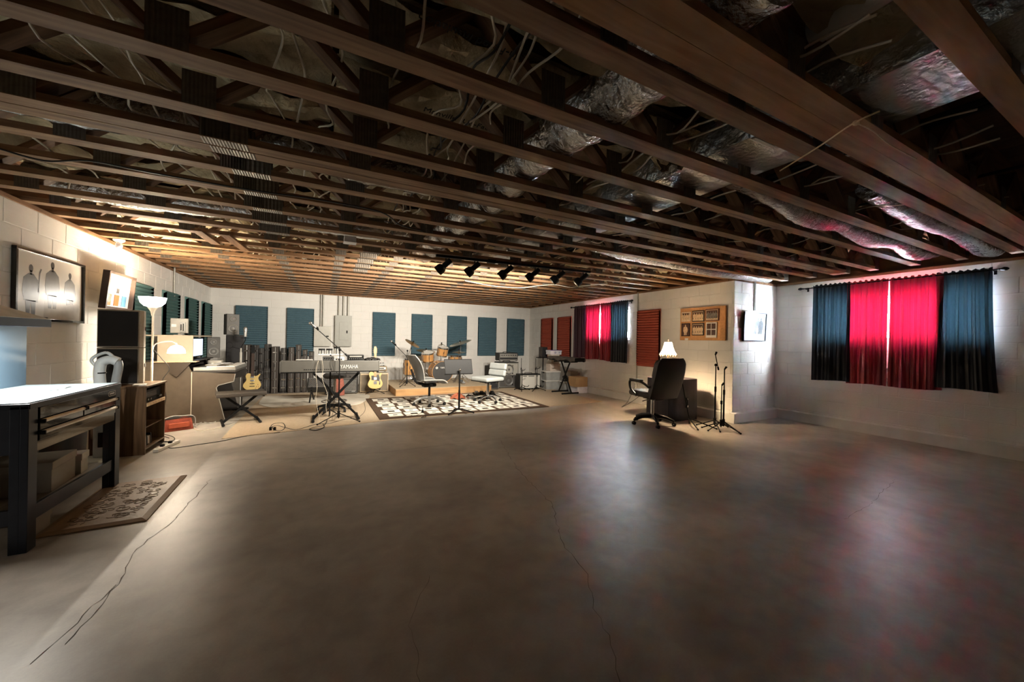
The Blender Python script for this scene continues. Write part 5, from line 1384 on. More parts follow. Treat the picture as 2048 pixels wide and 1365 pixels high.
for i in range(4): MB().cyl((-0.08 + i * 0.06, 0.03, 0.04), (-0.08 + i * 0.06, 0.03, 0.055), 0.012, n=10).build('knob', M_blackmetal, t, smooth=True)
# guitar pedalboard / cable heap on the piano top right
# tilted monitor amp on a folding stand
t = thing('tilted_amplifier', 'tilted black amplifier with silver diamond grille on a folding stand', 'amplifier', (-0.02, 8.25, 0.0135), rad(-4))
am = MB(); am.T = Matrix.Translation((0, 0.05, 0.27)) @ Matrix.Rotation(rad(-32), 4, 'X')
am.bmm((-0.25, 0, 0), (0.25, 0.24, 0.22)).build('cabinet', M_black, t, bevel=0.012)
fa = MB(); fa.T = am.T; fa.bmm((-0.225, -0.006, 0.02), (0.225, 0.0, 0.20)); fa.build('grille', M_grille, t)
lt = lattice(t, 0.43, 0.03, 0.19, -0.01, 0.036, M_silver, 0.0035)
lt.matrix_local = Matrix.Translation((0, 0.05, 0.27)) @ Matrix.Rotation(rad(-32), 4, 'X')
fr2 = MB(); fr2.T = am.T; fr2.tube([(-0.225, -0.008, 0.02), (0.225, -0.008, 0.02), (0.225, -0.008, 0.2), (-0.225, -0.008, 0.2)], 0.008, 6, closed=True); fr2.build('piping', M_silver, t)
for s in (-1, 1):
    MB().tube([(s * 0.16, 0.06, 0.28), (s * 0.16 - 0.02, -0.14, 0.0)], 0.016, 4).build('stand_leg', M_blackmetal, t)
    MB().tube([(s * 0.16, -0.02, 0.24), (s * 0.16 + 0.02, 0.26, 0.0)], 0.016, 4).build('stand_leg', M_blackmetal, t)

# ------------------------------------------------------------------ stool, digital piano on X stand
def caster(b, c, r=0.028):
    b.cyl((c[0] - 0.02, c[1], r), (c[0] + 0.02, c[1], r), r, n=12)
    b.cyl((c[0], c[1], r), (c[0], c[1], r * 2.3), 0.01, n=6)
def star_base(t, m, R=0.28, zc=0.10, n=5, a0=0.3, zt=0.07, w=0.028):
    for i in range(n):
        a = a0 + 2 * PI * i / n; e = (R * math.cos(a), R * math.sin(a))
        MB().tube(catmull([(0.02 * math.cos(a), 0.02 * math.sin(a), zc), (0.55 * e[0], 0.55 * e[1], zc - 0.005), (e[0], e[1], zt)], 4), [w, w, w * .95, w * .9, w * .85, w * .8, w * .7, w * .65, w * .6], 8).build('base_leg', m, t, smooth=True)
        b = MB(); caster(b, e); b.build('caster', M_rubber, t, smooth=True)
t = thing('drafting_stool', 'round black padded stool with chrome foot ring behind the keyboard', 'stool', (0.20, 7.16, 0.007))
MB().lathe([(0.0, 0.57), (0.16, 0.57), (0.185, 0.59), (0.19, 0.62), (0.17, 0.645), (0.0, 0.65)], n=28).build('seat', M_black, t, smooth=True)
MB().cyl((0, 0, 0.08), (0, 0, 0.57), 0.022, n=12).cyl((0, 0, 0.08), (0, 0, 0.3), 0.03, n=12).build('column', M_chrome, t, smooth=True)
MB().tube([(0.2 * math.cos(i * PI / 12), 0.2 * math.sin(i * PI / 12), 0.17) for i in range(24)], 0.009, 6, closed=True).build('foot_ring', M_chrome, t, smooth=True)
for i in range(3): MB().cyl((0, 0, 0.17), (0.2 * math.cos(i * 2.09), 0.2 * math.sin(i * 2.09), 0.17), 0.007, n=6).build('ring_spoke', M_chrome, t, smooth=True)
star_base(t, M_blackmetal, 0.27)
t = thing('canvas_bag', 'dusty red canvas bag leaning on the black combo amplifier', 'bag', (0.33, 8.92, 0.014))
MB().grid(lambda u, v: (0.12 * math.cos(u * 2 * PI) * (1 - 0.35 * v * v), 0.08 * math.sin(u * 2 * PI) * (1 - 0.3 * v), 0.42 * v + 0.01 * math.sin(9 * u)), 24, 8).build('body', mat('dusty_red_canvas', (150, 88, 74), 0.85, var=0.2, scale=20, bump=0.3), t, smooth=True)
MB().tube(catmull([(-0.06, -0.03, 0.40), (-0.04, -0.04, 0.47), (0.04, -0.04, 0.47), (0.06, -0.03, 0.40)], 5), 0.008, 6).build('handle', M_silver, t, smooth=True)

M_pno = mat('piano_grey', (108, 106, 100), 0.45, var=0.05)
PY = 6.30
t = thing('digital_piano', 'long grey digital piano on an X stand showing its lettered rear', 'keyboard', (0.138, PY, 0.765))
w2 = 0.678
MB().bmm((-w2, 0, 0.0), (w2, 0.012, 0.165)).bmm((-w2, 0.012, 0.0), (w2, 0.36, 0.10)).bmm((-w2, 0.012, 0.10), (w2, 0.16, 0.165)).build('body', M_pno, t, bevel=0.006)
MB().bmm((-w2 - 0.012, -0.004, -0.01), (-w2, 0.36, 0.16)).build('end_cheek', M_silver, t, bevel=0.004)
MB().bmm((w2, -0.004, -0.01), (w2 + 0.012, 0.36, 0.16)).build('end_cheek', M_pno, t, bevel=0.004)
MB().bmm((-w2, 0.002, -0.014), (w2, 0.35, 0.0)).build('base_plate', M_blackmetal, t)
for i in range(52): MB().bmm((-0.64 + i * 0.0246, 0.20, 0.10), (-0.6165 + i * 0.0246, 0.35, 0.115)).build('white_key', M_white, t)
for i in range(51):
    if i % 7 in (2, 6): continue
    MB().bmm((-0.622 + i * 0.0246, 0.20, 0.115), (-0.611 + i * 0.0246, 0.29, 0.125)).build('black_key', M_blackmetal, t)
text('YAMAHA', 'lettering', M_white, t, (0.238, -0.003, 0.07), (rad(90), 0, 0), 0.088, 0.002, sx=0.72)
for i in range(14): MB().bmm((-0.38 + i * 0.027, -0.003, 0.03), (-0.365 + i * 0.027, 0.0, 0.04)).build('jack', M_blackmetal, t)
def xstand(label, loc, rz, zt, hw, sep=0.05, foot=0.22, m=M_blackmetal, double=True, fd=0.0):
    t = thing('keyboard_stand', label, 'keyboard stand', loc, rz)
    for s in (-1, 1):
        offs = (-sep, sep) if double else (s * 0.02,)
        for o in offs:
            MB().tube([(-s * hw, o + s * 0.012, zt - 0.03), (s * hw, o + s * 0.012, 0.03)], 0.019, 4).build('leg', m, t)
        MB().tube([(s * hw, -foot, 0.022), (s * hw, foot, 0.022)], 0.018, 8).build('foot_bar', m, t, smooth=True)
        MB().tube([(s * hw, -foot * 0.9, zt - 0.012), (s * hw, foot * 0.9, zt - 0.012)], 0.016, 8).build('support_arm', m, t, smooth=True)
        for e in (-1, 1): MB().cyl((s * hw, e * foot, 0.022), (s * hw, e * (foot + 0.025), 0.022), 0.022, n=10).build('end_cap', M_rubber, t, smooth=True)
    MB().cyl((0, -sep - 0.04, zt / 2), (0, sep + 0.04, zt / 2), 0.035, n=14).build('pivot', m, t, smooth=True)
    return t
xstand('black double-braced X stand holding the grey digital piano', (0.205, PY + 0.14, 0.006), 0, 0.745, 0.315, 0.04, 0.19)
# things on the piano
zt = 0.765 + 0.166
t = thing('laptop', 'closed pale laptop lying on the digital piano', 'laptop', (-0.15, PY + 0.08, zt))
MB().bmm((-0.20, -0.07, 0.0), (0.02, 0.075, 0.010)).build('base', M_silver, t, bevel=0.003)
MB().bmm((-0.20, -0.07, 0.011), (0.02, 0.075, 0.018)).build('lid', M_white, t, bevel=0.003)
t = thing('rack_unit', 'silver-fronted rack effects unit on the digital piano', 'audio unit', (0.47, PY + 0.02, zt))
MB().bmm((-0.12, 0, 0), (0.12, 0.13, 0.09)).build('case', M_blackmetal, t, bevel=0.003)
MB().tube([(-0.118, -0.002, 0.004), (0.118, -0.002, 0.004), (0.118, -0.002, 0.086), (-0.118, -0.002, 0.086)], 0.005, 4, closed=True).build('bezel', M_silver, t)
for i in range(7): MB().cyl((-0.09 + i * 0.03, 0, 0.03), (-0.09 + i * 0.03, -0.012, 0.03), 0.009, n=10).build('knob', M_silver, t, smooth=True)
MB().bmm((-0.09, -0.003, 0.055), (0.09, 0.0, 0.075)).build('display_row', M_conduit, t)
t = thing('mixer_box', 'small silver mixer box beside the laptop on the digital piano', 'audio unit', (0.08, PY + 0.03, zt))
MB().bmm((-0.075, 0, 0), (0.075, 0.12, 0.065)).build('case', M_silver, t, bevel=0.003)
for i in range(4): MB().cyl((-0.05 + i * 0.032, 0, 0.035), (-0.05 + i * 0.032, -0.01, 0.035), 0.008, n=8).build('knob', M_blackmetal, t, smooth=True)
t = thing('interface_box', 'pale audio interface under the small cymbal tray on the digital piano', 'audio unit', (0.235, PY + 0.03, zt))
MB().bmm((-0.07, 0, 0), (0.07, 0.12, 0.06)).build('case', M_white, t, bevel=0.003)
for i in range(3): MB().bmm((-0.05 + i * 0.035, -0.004, 0.015), (-0.03 + i * 0.035, 0.0, 0.03)).build('button', M_blackmetal, t)
t = thing('folded_cloth', 'crumpled dark cloth on the end of the digital piano', 'cloth', (0.72, PY + 0.07, zt))
MB().grid(lambda u, v: ((u - 0.5) * 0.24, (v - 0.5) * 0.12, 0.012 + 0.03 * math.sin(PI * u) * math.sin(PI * v) + 0.012 * math.sin(17 * u + 9 * v)), 20, 10).build('fabric', M_black, t, smooth=True, solid=0.006)
# small rack of tins on a shelf tray behind the piano
t = thing('tray_stand', 'white tray on a thin stand holding small tins behind the piano', 'tray', (0.12, 6.75, 0.007))
MB().bmm((-0.18, -0.08, 1.0), (0.18, 0.08, 1.012)).build('tray', M_white, t, bevel=0.004)
MB().cyl((0, 0, 0.02), (0, 0, 1.0), 0.012, n=8).build('post', M_blackmetal, t, smooth=True)
for i in range(3): MB().cyl((0, 0, 0.10), (0.13 * math.cos(i * 2.09 + 0.5), 0.10 * math.sin(i * 2.09 + 0.5), 0.008), 0.009, n=8).build('leg', M_blackmetal, t, smooth=True)
for i, (x, h, lb) in enumerate(((-0.13, 0.085, 'silver tin with a dark lid at the tray end'), (-0.02, 0.085, 'silver tin in the middle of the white tray'), (0.09, 0.115, 'taller silver canister on the white tray'))):
    c_ = thing('tin', lb, 'tin', (0.12 + x, 6.75, 1.019))
    MB().lathe([(0.0, 0), (0.045, 0), (0.045, h - 0.02), (0.0, h - 0.02)], n=20).build('can', M_silver, c_, smooth=True)
    MB().lathe([(0.048, h - 0.025), (0.048, h), (0.0, h)], n=20).build('lid', M_blackmetal, c_, smooth=True)

# ------------------------------------------------------------------ microphone stands
def mic_stand(label, loc, h, boom=None, mic=True, leg=0.28, rz=0.0, name='microphone_stand', clip=True, m=M_blackmetal, lz=0.10, r=0.009):
    t = thing(name, label, 'microphone stand', loc, rz)
    for i in range(3):
        a = rad(90 + 120 * i)
        MB().cyl((0, 0, lz + 0.03), (leg * math.cos(a), leg * math.sin(a), 0.012), r * 0.8, n=8).sph((leg * math.cos(a), leg * math.sin(a), 0.013), 0.013, 8, 6).build('leg', m, t, smooth=True)
    MB().cyl((0, 0, lz - 0.03), (0, 0, lz + 0.06), 0.02, n=12).build('hub', m, t, smooth=True)
    MB().cyl((0, 0, 0.05), (0, 0, h * 0.62), r * 1.15, n=10).cyl((0, 0, h * 0.6), (0, 0, h), r * 0.8, n=10).build('pole', m, t, smooth=True)
    MB().cyl((0, 0, h * 0.58), (0, 0, h * 0.66), 0.016, n=10).build('clutch', m, t, smooth=True)
    top = Vector((0, 0, h))
    if boom:
        a, b = Vector(boom[0]), Vector(boom[1])
        MB().cyl(a, b, r * 0.7, n=8).build('boom', m, t, smooth=True)
        MB().sph(top, 0.022, 10, 6).build('boom_joint', m, t, smooth=True)
        d = (b - a).normalized(); top = b
        MB().cyl(a, a - d * 0.05, 0.014, n=8).build('counterweight', m, t, smooth=True)
    else: d = Vector((0, 0, 1))
    if clip: MB().cyl(top, top + Vector((-0.02, -0.02, 0.04)), 0.012, 0.016, n=8).build('mic_clip', m, t, smooth=True)
    if mic:
        e = top + d * 0.02
        MB().cyl(e - d * 0.03, e + d * 0.10, 0.010, 0.016, n=10).build('mic_body', M_silver if mic == 's' else m, t, smooth=True)
        MB().sph(e + d * 0.125, 0.026, 12, 8).build('mic_head', M_silver, t, smooth=True)
    return t
L0 = Vector((0.235, 6.22, 0.006))
a_ = aty(690, 708, 6.22) - L0; b_ = aty(637, 661, 6.22) - L0; c_ = aty(678, 700, 6.22) - L0
mic_stand('tall boom microphone stand angled over the digital piano', L0, c_.z, (a_, b_), 's', 0.33)

# ------------------------------------------------------------------ drum platform and drum kit
M_plat = wood('platform_pine', (206, 166, 116), (166, 124, 80), 0.5, 'x', 4)
M_plat_top = mat('platform_carpet', (184, 166, 138), 0.9, var=0.1, scale=40, bump=0.3)
PZ = 0.165
t = thing('drum_platform', 'low wooden drum platform with a carpeted top', 'platform', (2.62, 9.40, 0))
MB().bmm((-1.16, -0.95, 0.007), (1.16, -0.91, PZ - 0.01)).build('front_board', M_plat, t, bevel=0.004)
MB().bmm((-1.16, -0.91, 0.007), (-1.12, 0.95, PZ - 0.01)).build('side_board', M_plat, t, bevel=0.004)
MB().bmm((1.12, -0.91, 0.007), (1.16, 0.95, PZ - 0.01)).build('side_board', M_plat, t, bevel=0.004)
MB().bmm((-1.165, -0.955, PZ - 0.01), (1.165, 0.955, PZ)).build('deck', M_plat_top, t)
M_drum = wood('drum_maple', (206, 160, 104), (170, 120, 70), 0.25, 'z', 4)
M_head = mat('drum_head', (224, 220, 210), 0.4, var=0.03)
M_headk = mat('black_drum_head', (62, 62, 62), 0.35, var=0.08)
M_brass = mat('bronze_cymbal', (176, 140, 88), 0.32, 0.9, var=0.12, scale=3)
M_brass_p = mat('pale_cymbal', (192, 184, 164), 0.3, 0.85, var=0.08, scale=3)
def drum(label, c, axis, r, depth, lugs=8, legs=0, head=M_head, tilt=None, name='drum', hoop=M_chrome):
    t = thing(name, label, 'drum', c)
    if tilt: t.rotation_euler = tilt
    MB().lathe([(r, -depth / 2), (r, depth / 2)], n=32, axis=axis, cap=False).build('shell', M_drum, t, smooth=True)
    for s in (-1, 1):
        MB().lathe([(0.0, s * (depth / 2 + 0.004)), (r + 0.002, s * (depth / 2 + 0.002))], n=32, axis=axis, cap=False).build('head', head if s < 0 or axis != 'y' else M_head, t)
        MB().lathe([(r + 0.002, s * (depth / 2 - 0.02)), (r + 0.012, s * (depth / 2 - 0.02)), (r + 0.012, s * (depth / 2 + 0.012)), (r + 0.002, s * (depth / 2 + 0.012)), (r + 0.002, s * (depth / 2 - 0.02))], n=32, axis=axis, cap=False).build('hoop', hoop, t, smooth=True)
    for i in range(lugs):
        a = 2 * PI * (i + 0.5) / lugs; x, y = (r + 0.008) * math.cos(a), (r + 0.008) * math.sin(a)
        f = (lambda h: (x, y, h)) if axis == 'z' else (lambda h: (x, h, y))
        MB().cyl(f(-depth / 2 + 0.01), f(depth / 2 - 0.01), 0.004, n=6).cyl(f(-0.03), f(0.03), 0.010, n=8).build('lug', M_chrome, t, smooth=True)
    for i in range(legs):
        a = 2 * PI * i / legs + 0.6; x, y = (r + 0.02) * math.cos(a), (r + 0.02) * math.sin(a)
        MB().tube([(x, y, depth * 0.25), (x, y, -depth / 2 - 0.1), (x * 1.08, y * 1.08, PZ - c[2] + 0.008)], 0.008, 6).build('leg', M_chrome, t, smooth=True)
    return t
bd_c = Vector((2.75, 9.42, PZ + 0.285))
t = drum('large maple bass drum with black lettered front head', bd_c, 'y', 0.265, 0.40, 10, head=M_headk, name='bass_drum', hoop=M_drum)
text('YAMAHA', 'lettering', M_white, t, (0.045, -0.207, 0.11), (rad(90), 0, 0), 0.062, 0.001, sx=0.85)
MB().lathe([(0.0, -0.2085), (0.03, -0.2085)], (-0.155, 0, 0.11), 20, 'y', cap=False).build('logo_disc', M_white, t)
MB().tube([(-0.155, -0.2095, 0.092), (-0.155, -0.2095, 0.128)], 0.003, 4).tube([(-0.171, -0.2095, 0.12), (-0.139, -0.2095, 0.10)], 0.003, 4).tube([(-0.171, -0.2095, 0.10), (-0.139, -0.2095, 0.12)], 0.003, 4).build('logo_forks', M_headk, t)
for s in (-1, 1): MB().cyl((s * 0.2, -0.1, -0.17), (s * 0.34, -0.22, -0.275), 0.008, n=8).build('spur', M_chrome, t, smooth=True)
p = aty(885, 703, 9.45)
drum('small maple rack tom mounted on the bass drum', (p.x, 9.45, p.z), 'z', 0.135, 0.22, 6, tilt=(rad(16), rad(6), 0))
p2 = aty(872, 712, 9.5)
drum('maple rack tom beside the small rack tom', (p2.x - 0.22, 9.5, p2.z - 0.02), 'z', 0.15, 0.22, 6, tilt=(rad(16), rad(-6), 0))
p = aty(824, 735, 9.3)
drum('deep maple floor tom on three legs at the platform edge', (p.x, 9.35, PZ + 0.42), 'z', 0.19, 0.40, 8, legs=3)
drum('shallow silver-hooped snare drum behind the bass drum', (3.25, 9.75, PZ + 0.60), 'z', 0.175, 0.14, 8)
def cymbal_stand(label, c, r, tilt, m, base, hat=False, boom=None):
    base = Vector(base); c = Vector(c)
    t = thing('cymbal_stand', label, 'cymbal', base)
    for i in range(3):
        a = rad(100 + 120 * i); e = (0.26 * math.cos(a), 0.26 * math.sin(a), 0.012)
        MB().cyl((0, 0, 0.24), e, 0.008, n=8).cyl((0, 0, 0.10), (e[0] * 0.6, e[1] * 0.6, 0.10), 0.006, n=6).sph(e, 0.014, 8, 6).build('leg', M_chrome, t, smooth=True)
    d = c - base
    if boom:
        k = Vector((0, 0, d.z * 0.62))
        MB().cyl((0, 0, 0.06), k, 0.011, n=10).cyl(k, d, 0.007, n=8).build('post', M_chrome, t, smooth=True)
    else: MB().cyl((0, 0, 0.06), (0, 0, d.z * 0.6), 0.012, n=10).cyl((0, 0, d.z * 0.58), (0, 0, d.z + 0.03), 0.008, n=8).build('post', M_chrome, t, smooth=True)
    for k in ((0, 1) if hat else (0,)):
        b = MB(); b.T = Matrix.Translation(d + Vector((0, 0, -0.025 * k))) @ Matrix.Rotation(tilt[0], 4, 'X') @ Matrix.Rotation(tilt[1], 4, 'Y')
        s = -1 if k else 1
        b.lathe([(0.0, s * 0.03), (0.018, s * 0.028), (0.035, s * 0.012), (0.04, s * 0.010), (r * 0.6, s * 0.004), (r, s * -0.008), (r * 0.6, s * 0.001), (0.03, s * 0.008), (0.0, s * 0.02)], n=36, cap=False)
        b.build('cymbal_disc', m, t, smooth=True)
    w = MB(); w.T = Matrix.Translation(d) @ Matrix.Rotation(tilt[0], 4, 'X') @ Matrix.Rotation(tilt[1], 4, 'Y')
    w.cyl((0, 0, 0.025), (0, 0, 0.055), 0.016, n=10).cyl((0, 0, 0.055), (0, 0, 0.065), 0.02, n=8); w.build('wing_nut', M_blackmetal, t, smooth=True)
    return t
c = aty(825, 687, 9.35)
cymbal_stand('steeply tilted bronze crash cymbal above the floor tom', c, 0.20, (rad(20), rad(26)), M_brass, (c.x - 0.14, 9.3, PZ), boom=True)
c = aty(852, 702, 9.7)
cymbal_stand('broad bronze ride cymbal behind the mesh chair', c, 0.25, (rad(10), rad(3)), M_brass, (c.x, 9.75, PZ))
c = aty(883, 690, 9.9)
cymbal_stand('small flat splash cymbal between the blue foam panels', c, 0.11, (rad(2), rad(2)), M_brass_p, (c.x, 9.95, PZ))
c = aty(921, 686, 9.6)
cymbal_stand('pale crash cymbal tilted up towards the curtain side', c, 0.31, (rad(2), rad(-19)), M_brass_p, (c.x + 0.02, 9.62, PZ))
c = aty(918, 704, 9.3)
cymbal_stand('pair of hi-hat cymbals on a chrome stand beside the bass drum', c, 0.18, (0, 0), M_brass_p, (c.x, 9.3, PZ), hat=True)
t = thing('drum_pedal', 'chrome drum pedal on the platform beside the bass drum', 'pedal', (3.20, 8.98, PZ))
MB().box((0, 0, 0.05), (0.09, 0.26, 0.012), rx=rad(14)).build('footboard', M_chrome, t)
MB().bmm((-0.07, 0.10, 0), (0.07, 0.14, 0.012)).bmm((-0.06, 0.11, 0.01), (-0.045, 0.13, 0.2)).bmm((0.045, 0.11, 0.01), (0.06, 0.13, 0.2)).build('frame', M_chrome, t)
L0 = Vector((1.78, 8.85, PZ)); bt_ = aty(812, 712, 8.85) - L0; tp_ = aty(792, 692, 8.85) - L0
mic_stand('short boom microphone stand at the corner of the drum platform', L0, aty(798, 702, 8.85).z - PZ, (bt_, tp_), True, 0.20)
# black music stand
t = thing('music_stand', 'black flat music stand in front of the mesh chair', 'music stand', (2.13, 6.12, 0.017))
for i in range(3):
    a = rad(210 + 120 * i)
    MB().tube(catmull([(0.02 * math.cos(a), 0.02 * math.sin(a), 0.07), (0.13 * math.cos(a), 0.13 * math.sin(a), 0.05), (0.27 * math.cos(a), 0.27 * math.sin(a), 0.01)], 4), 0.013, 6).build('leg', M_blackmetal, t, smooth=True)
MB().cyl((0, 0, 0.05), (0, 0, 0.70), 0.013, n=10).cyl((0, 0, 0.06), (0, 0, 0.4), 0.017, n=10).build('pole', M_blackmetal, t, smooth=True)
MB().sph((0, -0.01, 0.75), 0.024, 10, 8).cyl((0, 0, 0.68), (0, 0.0, 0.76), 0.012, n=8).build('tilt_knob', M_chrome, t, smooth=True)
b = MB(); b.T = Matrix.Translation((0, 0.02, 0.68)) @ Matrix.Rotation(rad(-18), 4, 'X')
b.bmm((-0.25, 0, 0.0), (0.25, 0.004, 0.26)); b.build('desk', M_blackmetal, t)
b2 = MB(); b2.T = b.T; b2.tube([(-0.25, 0.002, 0.26), (0.25, 0.002, 0.26), (0.25, 0.002, 0.0), (-0.25, 0.002, 0.0)], 0.006, 6, closed=True); b2.build('rim', M_blackmetal, t, smooth=True)
b2 = MB(); b2.T = b.T; b2.bmm((-0.25, 0.004, 0.0), (0.25, 0.06, 0.004)); b2.build('ledge', M_blackmetal, t)

# cables hanging behind the piano
for i, (pts, m, lb) in enumerate((([(637, 722), (634, 732), (632, 748), (634, 775), (632, 800), (640, 836)], M_cable_w, 'pale cable hanging straight down behind the piano lettering side'),
                                  ([(643, 716), (646, 735), (645, 760), (655, 790), (652, 815), (657, 838)], M_cable_w, 'pale cable drooping from the mixer box to the floor'),
                                  ([(668, 716), (664, 726), (668, 745), (662, 775), (668, 800), (664, 830)], M_cable_b, 'black cable drooping behind the boom microphone stand'))):
    P_ = [aty(x, y, PY - 0.03) for x, y in pts]; P_[-1].z = 0.02
    tag(MB().tube(catmull(P_, 5), 0.003, 6).build('hanging_cable', m, smooth=True), lb, 'cable')
# ------------------------------------------------------------------ office chairs
def rsurf(b, pts_fn, nu, nv): b.grid(pts_fn, nu, nv)
M_mesh = mat('grey_chair_mesh', (108, 108, 106), 0.6, var=0.12, scale=180, bump=0.3, bscale=400)
M_chairgrey = mat('grey_chair_frame', (150, 148, 142), 0.4, var=0.05)
t = thing('mesh_office_chair', 'grey mesh office chair on the patterned rug facing the drums', 'chair', (1.86, 7.10, 0.017), rad(12))
star_base(t, M_chairgrey, 0.30, 0.14, 5, 0.5, 0.075, 0.032)
MB().cyl((0, 0, 0.10), (0, 0, 0.36), 0.022, n=12).build('gas_column', M_blackmetal, t, smooth=True)
MB().bmm((-0.14, -0.07, 0.35), (0.12, 0.07, 0.42)).build('mechanism', M_blackmetal, t, bevel=0.02)
# faces +x; seat is a shallow pan, back rises at -x
def seatf(u, v):
    x = -0.22 + 0.48 * u; y = (v - 0.5) * 2 * (0.23 + 0.03 * math.sin(PI * u))
    return (x, y, 0.46 + 0.03 * (abs(y) / 0.25) ** 2 - 0.05 * max(0, (u - 0.75) / 0.25) ** 2 + 0.02 * (1 - u))
MB().grid(seatf, 14, 14).build('seat', M_mesh, t, smooth=True, solid=0.012)
def backf(u, v):
    w = (0.17 + 0.10 * v) if v < 0.75 else 0.245 - 0.06 * ((v - 0.75) / 0.25) ** 2
    y = (u - 0.5) * 2 * w
    x = -0.24 - 0.20 * v + 0.04 * math.sin(PI * v) + 0.05 * (abs(u - 0.5) * 2) ** 2
    return (x, y, 0.47 + 0.50 * v)
MB().grid(backf, 14, 16).build('backrest', M_mesh, t, smooth=True, solid=0.008)
edge = [Vector(backf(0, v / 16)) for v in range(17)] + [Vector(backf(u / 14, 1)) for u in range(1, 15)] + [Vector(backf(1, 1 - v / 16)) for v in range(1, 17)] + [Vector(backf(1 - u / 14, 0)) for u in range(1, 14)]
MB().tube(edge, 0.011, 8, closed=True).build('back_frame', M_chairgrey, t, smooth=True)
se = [Vector(seatf(0, v / 14)) for v in range(15)] + [Vector(seatf(u / 14, 1)) for u in range(1, 15)] + [Vector(seatf(1, 1 - v / 14)) for v in range(1, 15)] + [Vector(seatf(1 - u / 14, 0)) for u in range(1, 14)]
MB().tube(se, 0.013, 8, closed=True).build('seat_frame', M_chairgrey, t, smooth=True)
MB().tube(catmull([(-0.1, 0, 0.40), (-0.26, 0, 0.44), (-0.33, 0, 0.56), (-0.38, 0, 0.70)], 5), 0.022, 8).build('spine', M_blackmetal, t, smooth=True)
for s in (-1, 1):
    MB().tube(catmull([(-0.05, s * 0.1, 0.39), (-0.08, s * 0.27, 0.42), (-0.16, s * 0.29, 0.46), (-0.22, s * 0.28, 0.48)], 5), 0.014, 8).build('arm_support', M_blackmetal, t, smooth=True)
    MB().box((-0.12, s * 0.29, 0.475), (0.24, 0.07, 0.03)).build('armrest', M_black, t, bevel=0.012)
M_wl = mat('white_leather', (172, 176, 174), 0.45, var=0.04, bump=0.1)
t = thing('leather_office_chair', 'pale leather armless office chair on the patterned rug', 'chair', (3.06, 7.02, 0.017), rad(200))
star_base(t, M_chrome, 0.28, 0.12, 5, 0.2, 0.075, 0.022)
MB().cyl((0, 0, 0.10), (0, 0, 0.42), 0.03, n=12).build('gas_column', M_chrome, t, smooth=True)
MB().bmm((-0.12, -0.12, 0.40), (0.12, 0.12, 0.43)).build('mechanism', M_blackmetal, t)
MB().bmm((-0.24, -0.25, 0.43), (0.26, 0.25, 0.52)).build('seat', M_wl, t, bevel=0.04, seg=4)
MB().bmm((-0.235, -0.245, 0.428), (0.255, 0.245, 0.445)).build('seat_shell', M_blackmetal, t, bevel=0.005)
for k, (z0, z1) in enumerate(((0.53, 0.66), (0.665, 0.80))):
    q = MB(); q.T = Matrix.Translation((-0.24, 0, 0.5)) @ Matrix.Rotation(rad(-12), 4, 'Y')
    q.bmm((-0.05, -0.24, z0 - 0.5), (0.03, 0.24, z1 - 0.5)); q.build('back_cushion', M_wl, t, bevel=0.03, seg=4)
q = MB(); q.T = Matrix.Translation((-0.24, 0, 0.5)) @ Matrix.Rotation(rad(-12), 4, 'Y')
q.bmm((-0.06, -0.22, -0.02), (-0.04, 0.22, 0.28)); q.bmm((-0.07, -0.03, -0.14), (-0.05, 0.03, 0.1)); q.build('back_shell', M_chrome, t)

# black executive chair, seen from behind
M_exec = mat('charcoal_leather', (52, 48, 45), 0.5, var=0.12, scale=80, bump=0.2)
M_execb = mat('black_nylon', (24, 24, 24), 0.4)
t = thing('executive_chair', 'black high-backed executive chair turned away from the room', 'chair', (4.72, 4.22, 0), rad(84))
star_base(t, M_execb, 0.32, 0.13, 5, 0.15, 0.075, 0.034)
MB().cyl((0, 0, 0.10), (0, 0, 0.42), 0.028, n=14).cyl((0, 0, 0.30), (0, 0, 0.44), 0.022, n=12).build('gas_column', M_chrome, t, smooth=True)
MB().bmm((-0.16, -0.08, 0.40), (0.14, 0.08, 0.45)).build('mechanism', M_execb, t, bevel=0.01)
MB().cyl((0.0, 0.08, 0.40), (-0.02, 0.22, 0.38), 0.008, n=8).build('tilt_lever', M_chrome, t, smooth=True)
MB().bmm((-0.24, -0.26, 0.44), (0.29, 0.26, 0.54)).build('seat', M_exec, t, bevel=0.05, seg=4)
def execf(u, v):
    w = 0.255 + 0.015 * math.sin(PI * v) - 0.07 * max(0, (v - 0.85) / 0.15) ** 2
    y = (u - 0.5) * 2 * w
    x = -0.24 - 0.17 * v + 0.045 * (abs(u - 0.5) * 2) ** 2 - 0.02 * math.sin(PI * v)
    return (x, y, 0.46 + 0.62 * v - 0.02 * (abs(u - .5) * 2) ** 3 * v)
MB().grid(execf, 14, 18).build('backrest', M_exec, t, smooth=True, solid=0.10, bevel=0.03, seg=3)
def cush(z0, z1):
    q = MB(); v0, v1 = (z0 - 0.46) / 0.62, (z1 - 0.46) / 0.62
    q.grid(lambda u, v: Vector(execf(0.06 + 0.88 * u, v0 + (v1 - v0) * v)) + Vector((0.075 + 0.02 * math.sin(PI * u) * math.sin(PI * v), 0, 0)), 10, 8)
    q.build('cushion', M_exec, t, smooth=True, solid=0.03)
cush(0.52, 0.78); cush(0.80, 1.05)
for s in (-1, 1):
    MB().tube(catmull([(-0.22, s * 0.27, 0.62), (-0.10, s * 0.31, 0.69), (0.10, s * 0.31, 0.70), (0.18, s * 0.31, 0.67), (0.16, s * 0.30, 0.55), (0.06, s * 0.27, 0.46)], 6), 0.02, 8).build('arm_loop', M_execb, t, smooth=True)
    MB().box((0.03, s * 0.31, 0.715), (0.27, 0.065, 0.03)).build('arm_pad', M_exec, t, bevel=0.013, seg=3)

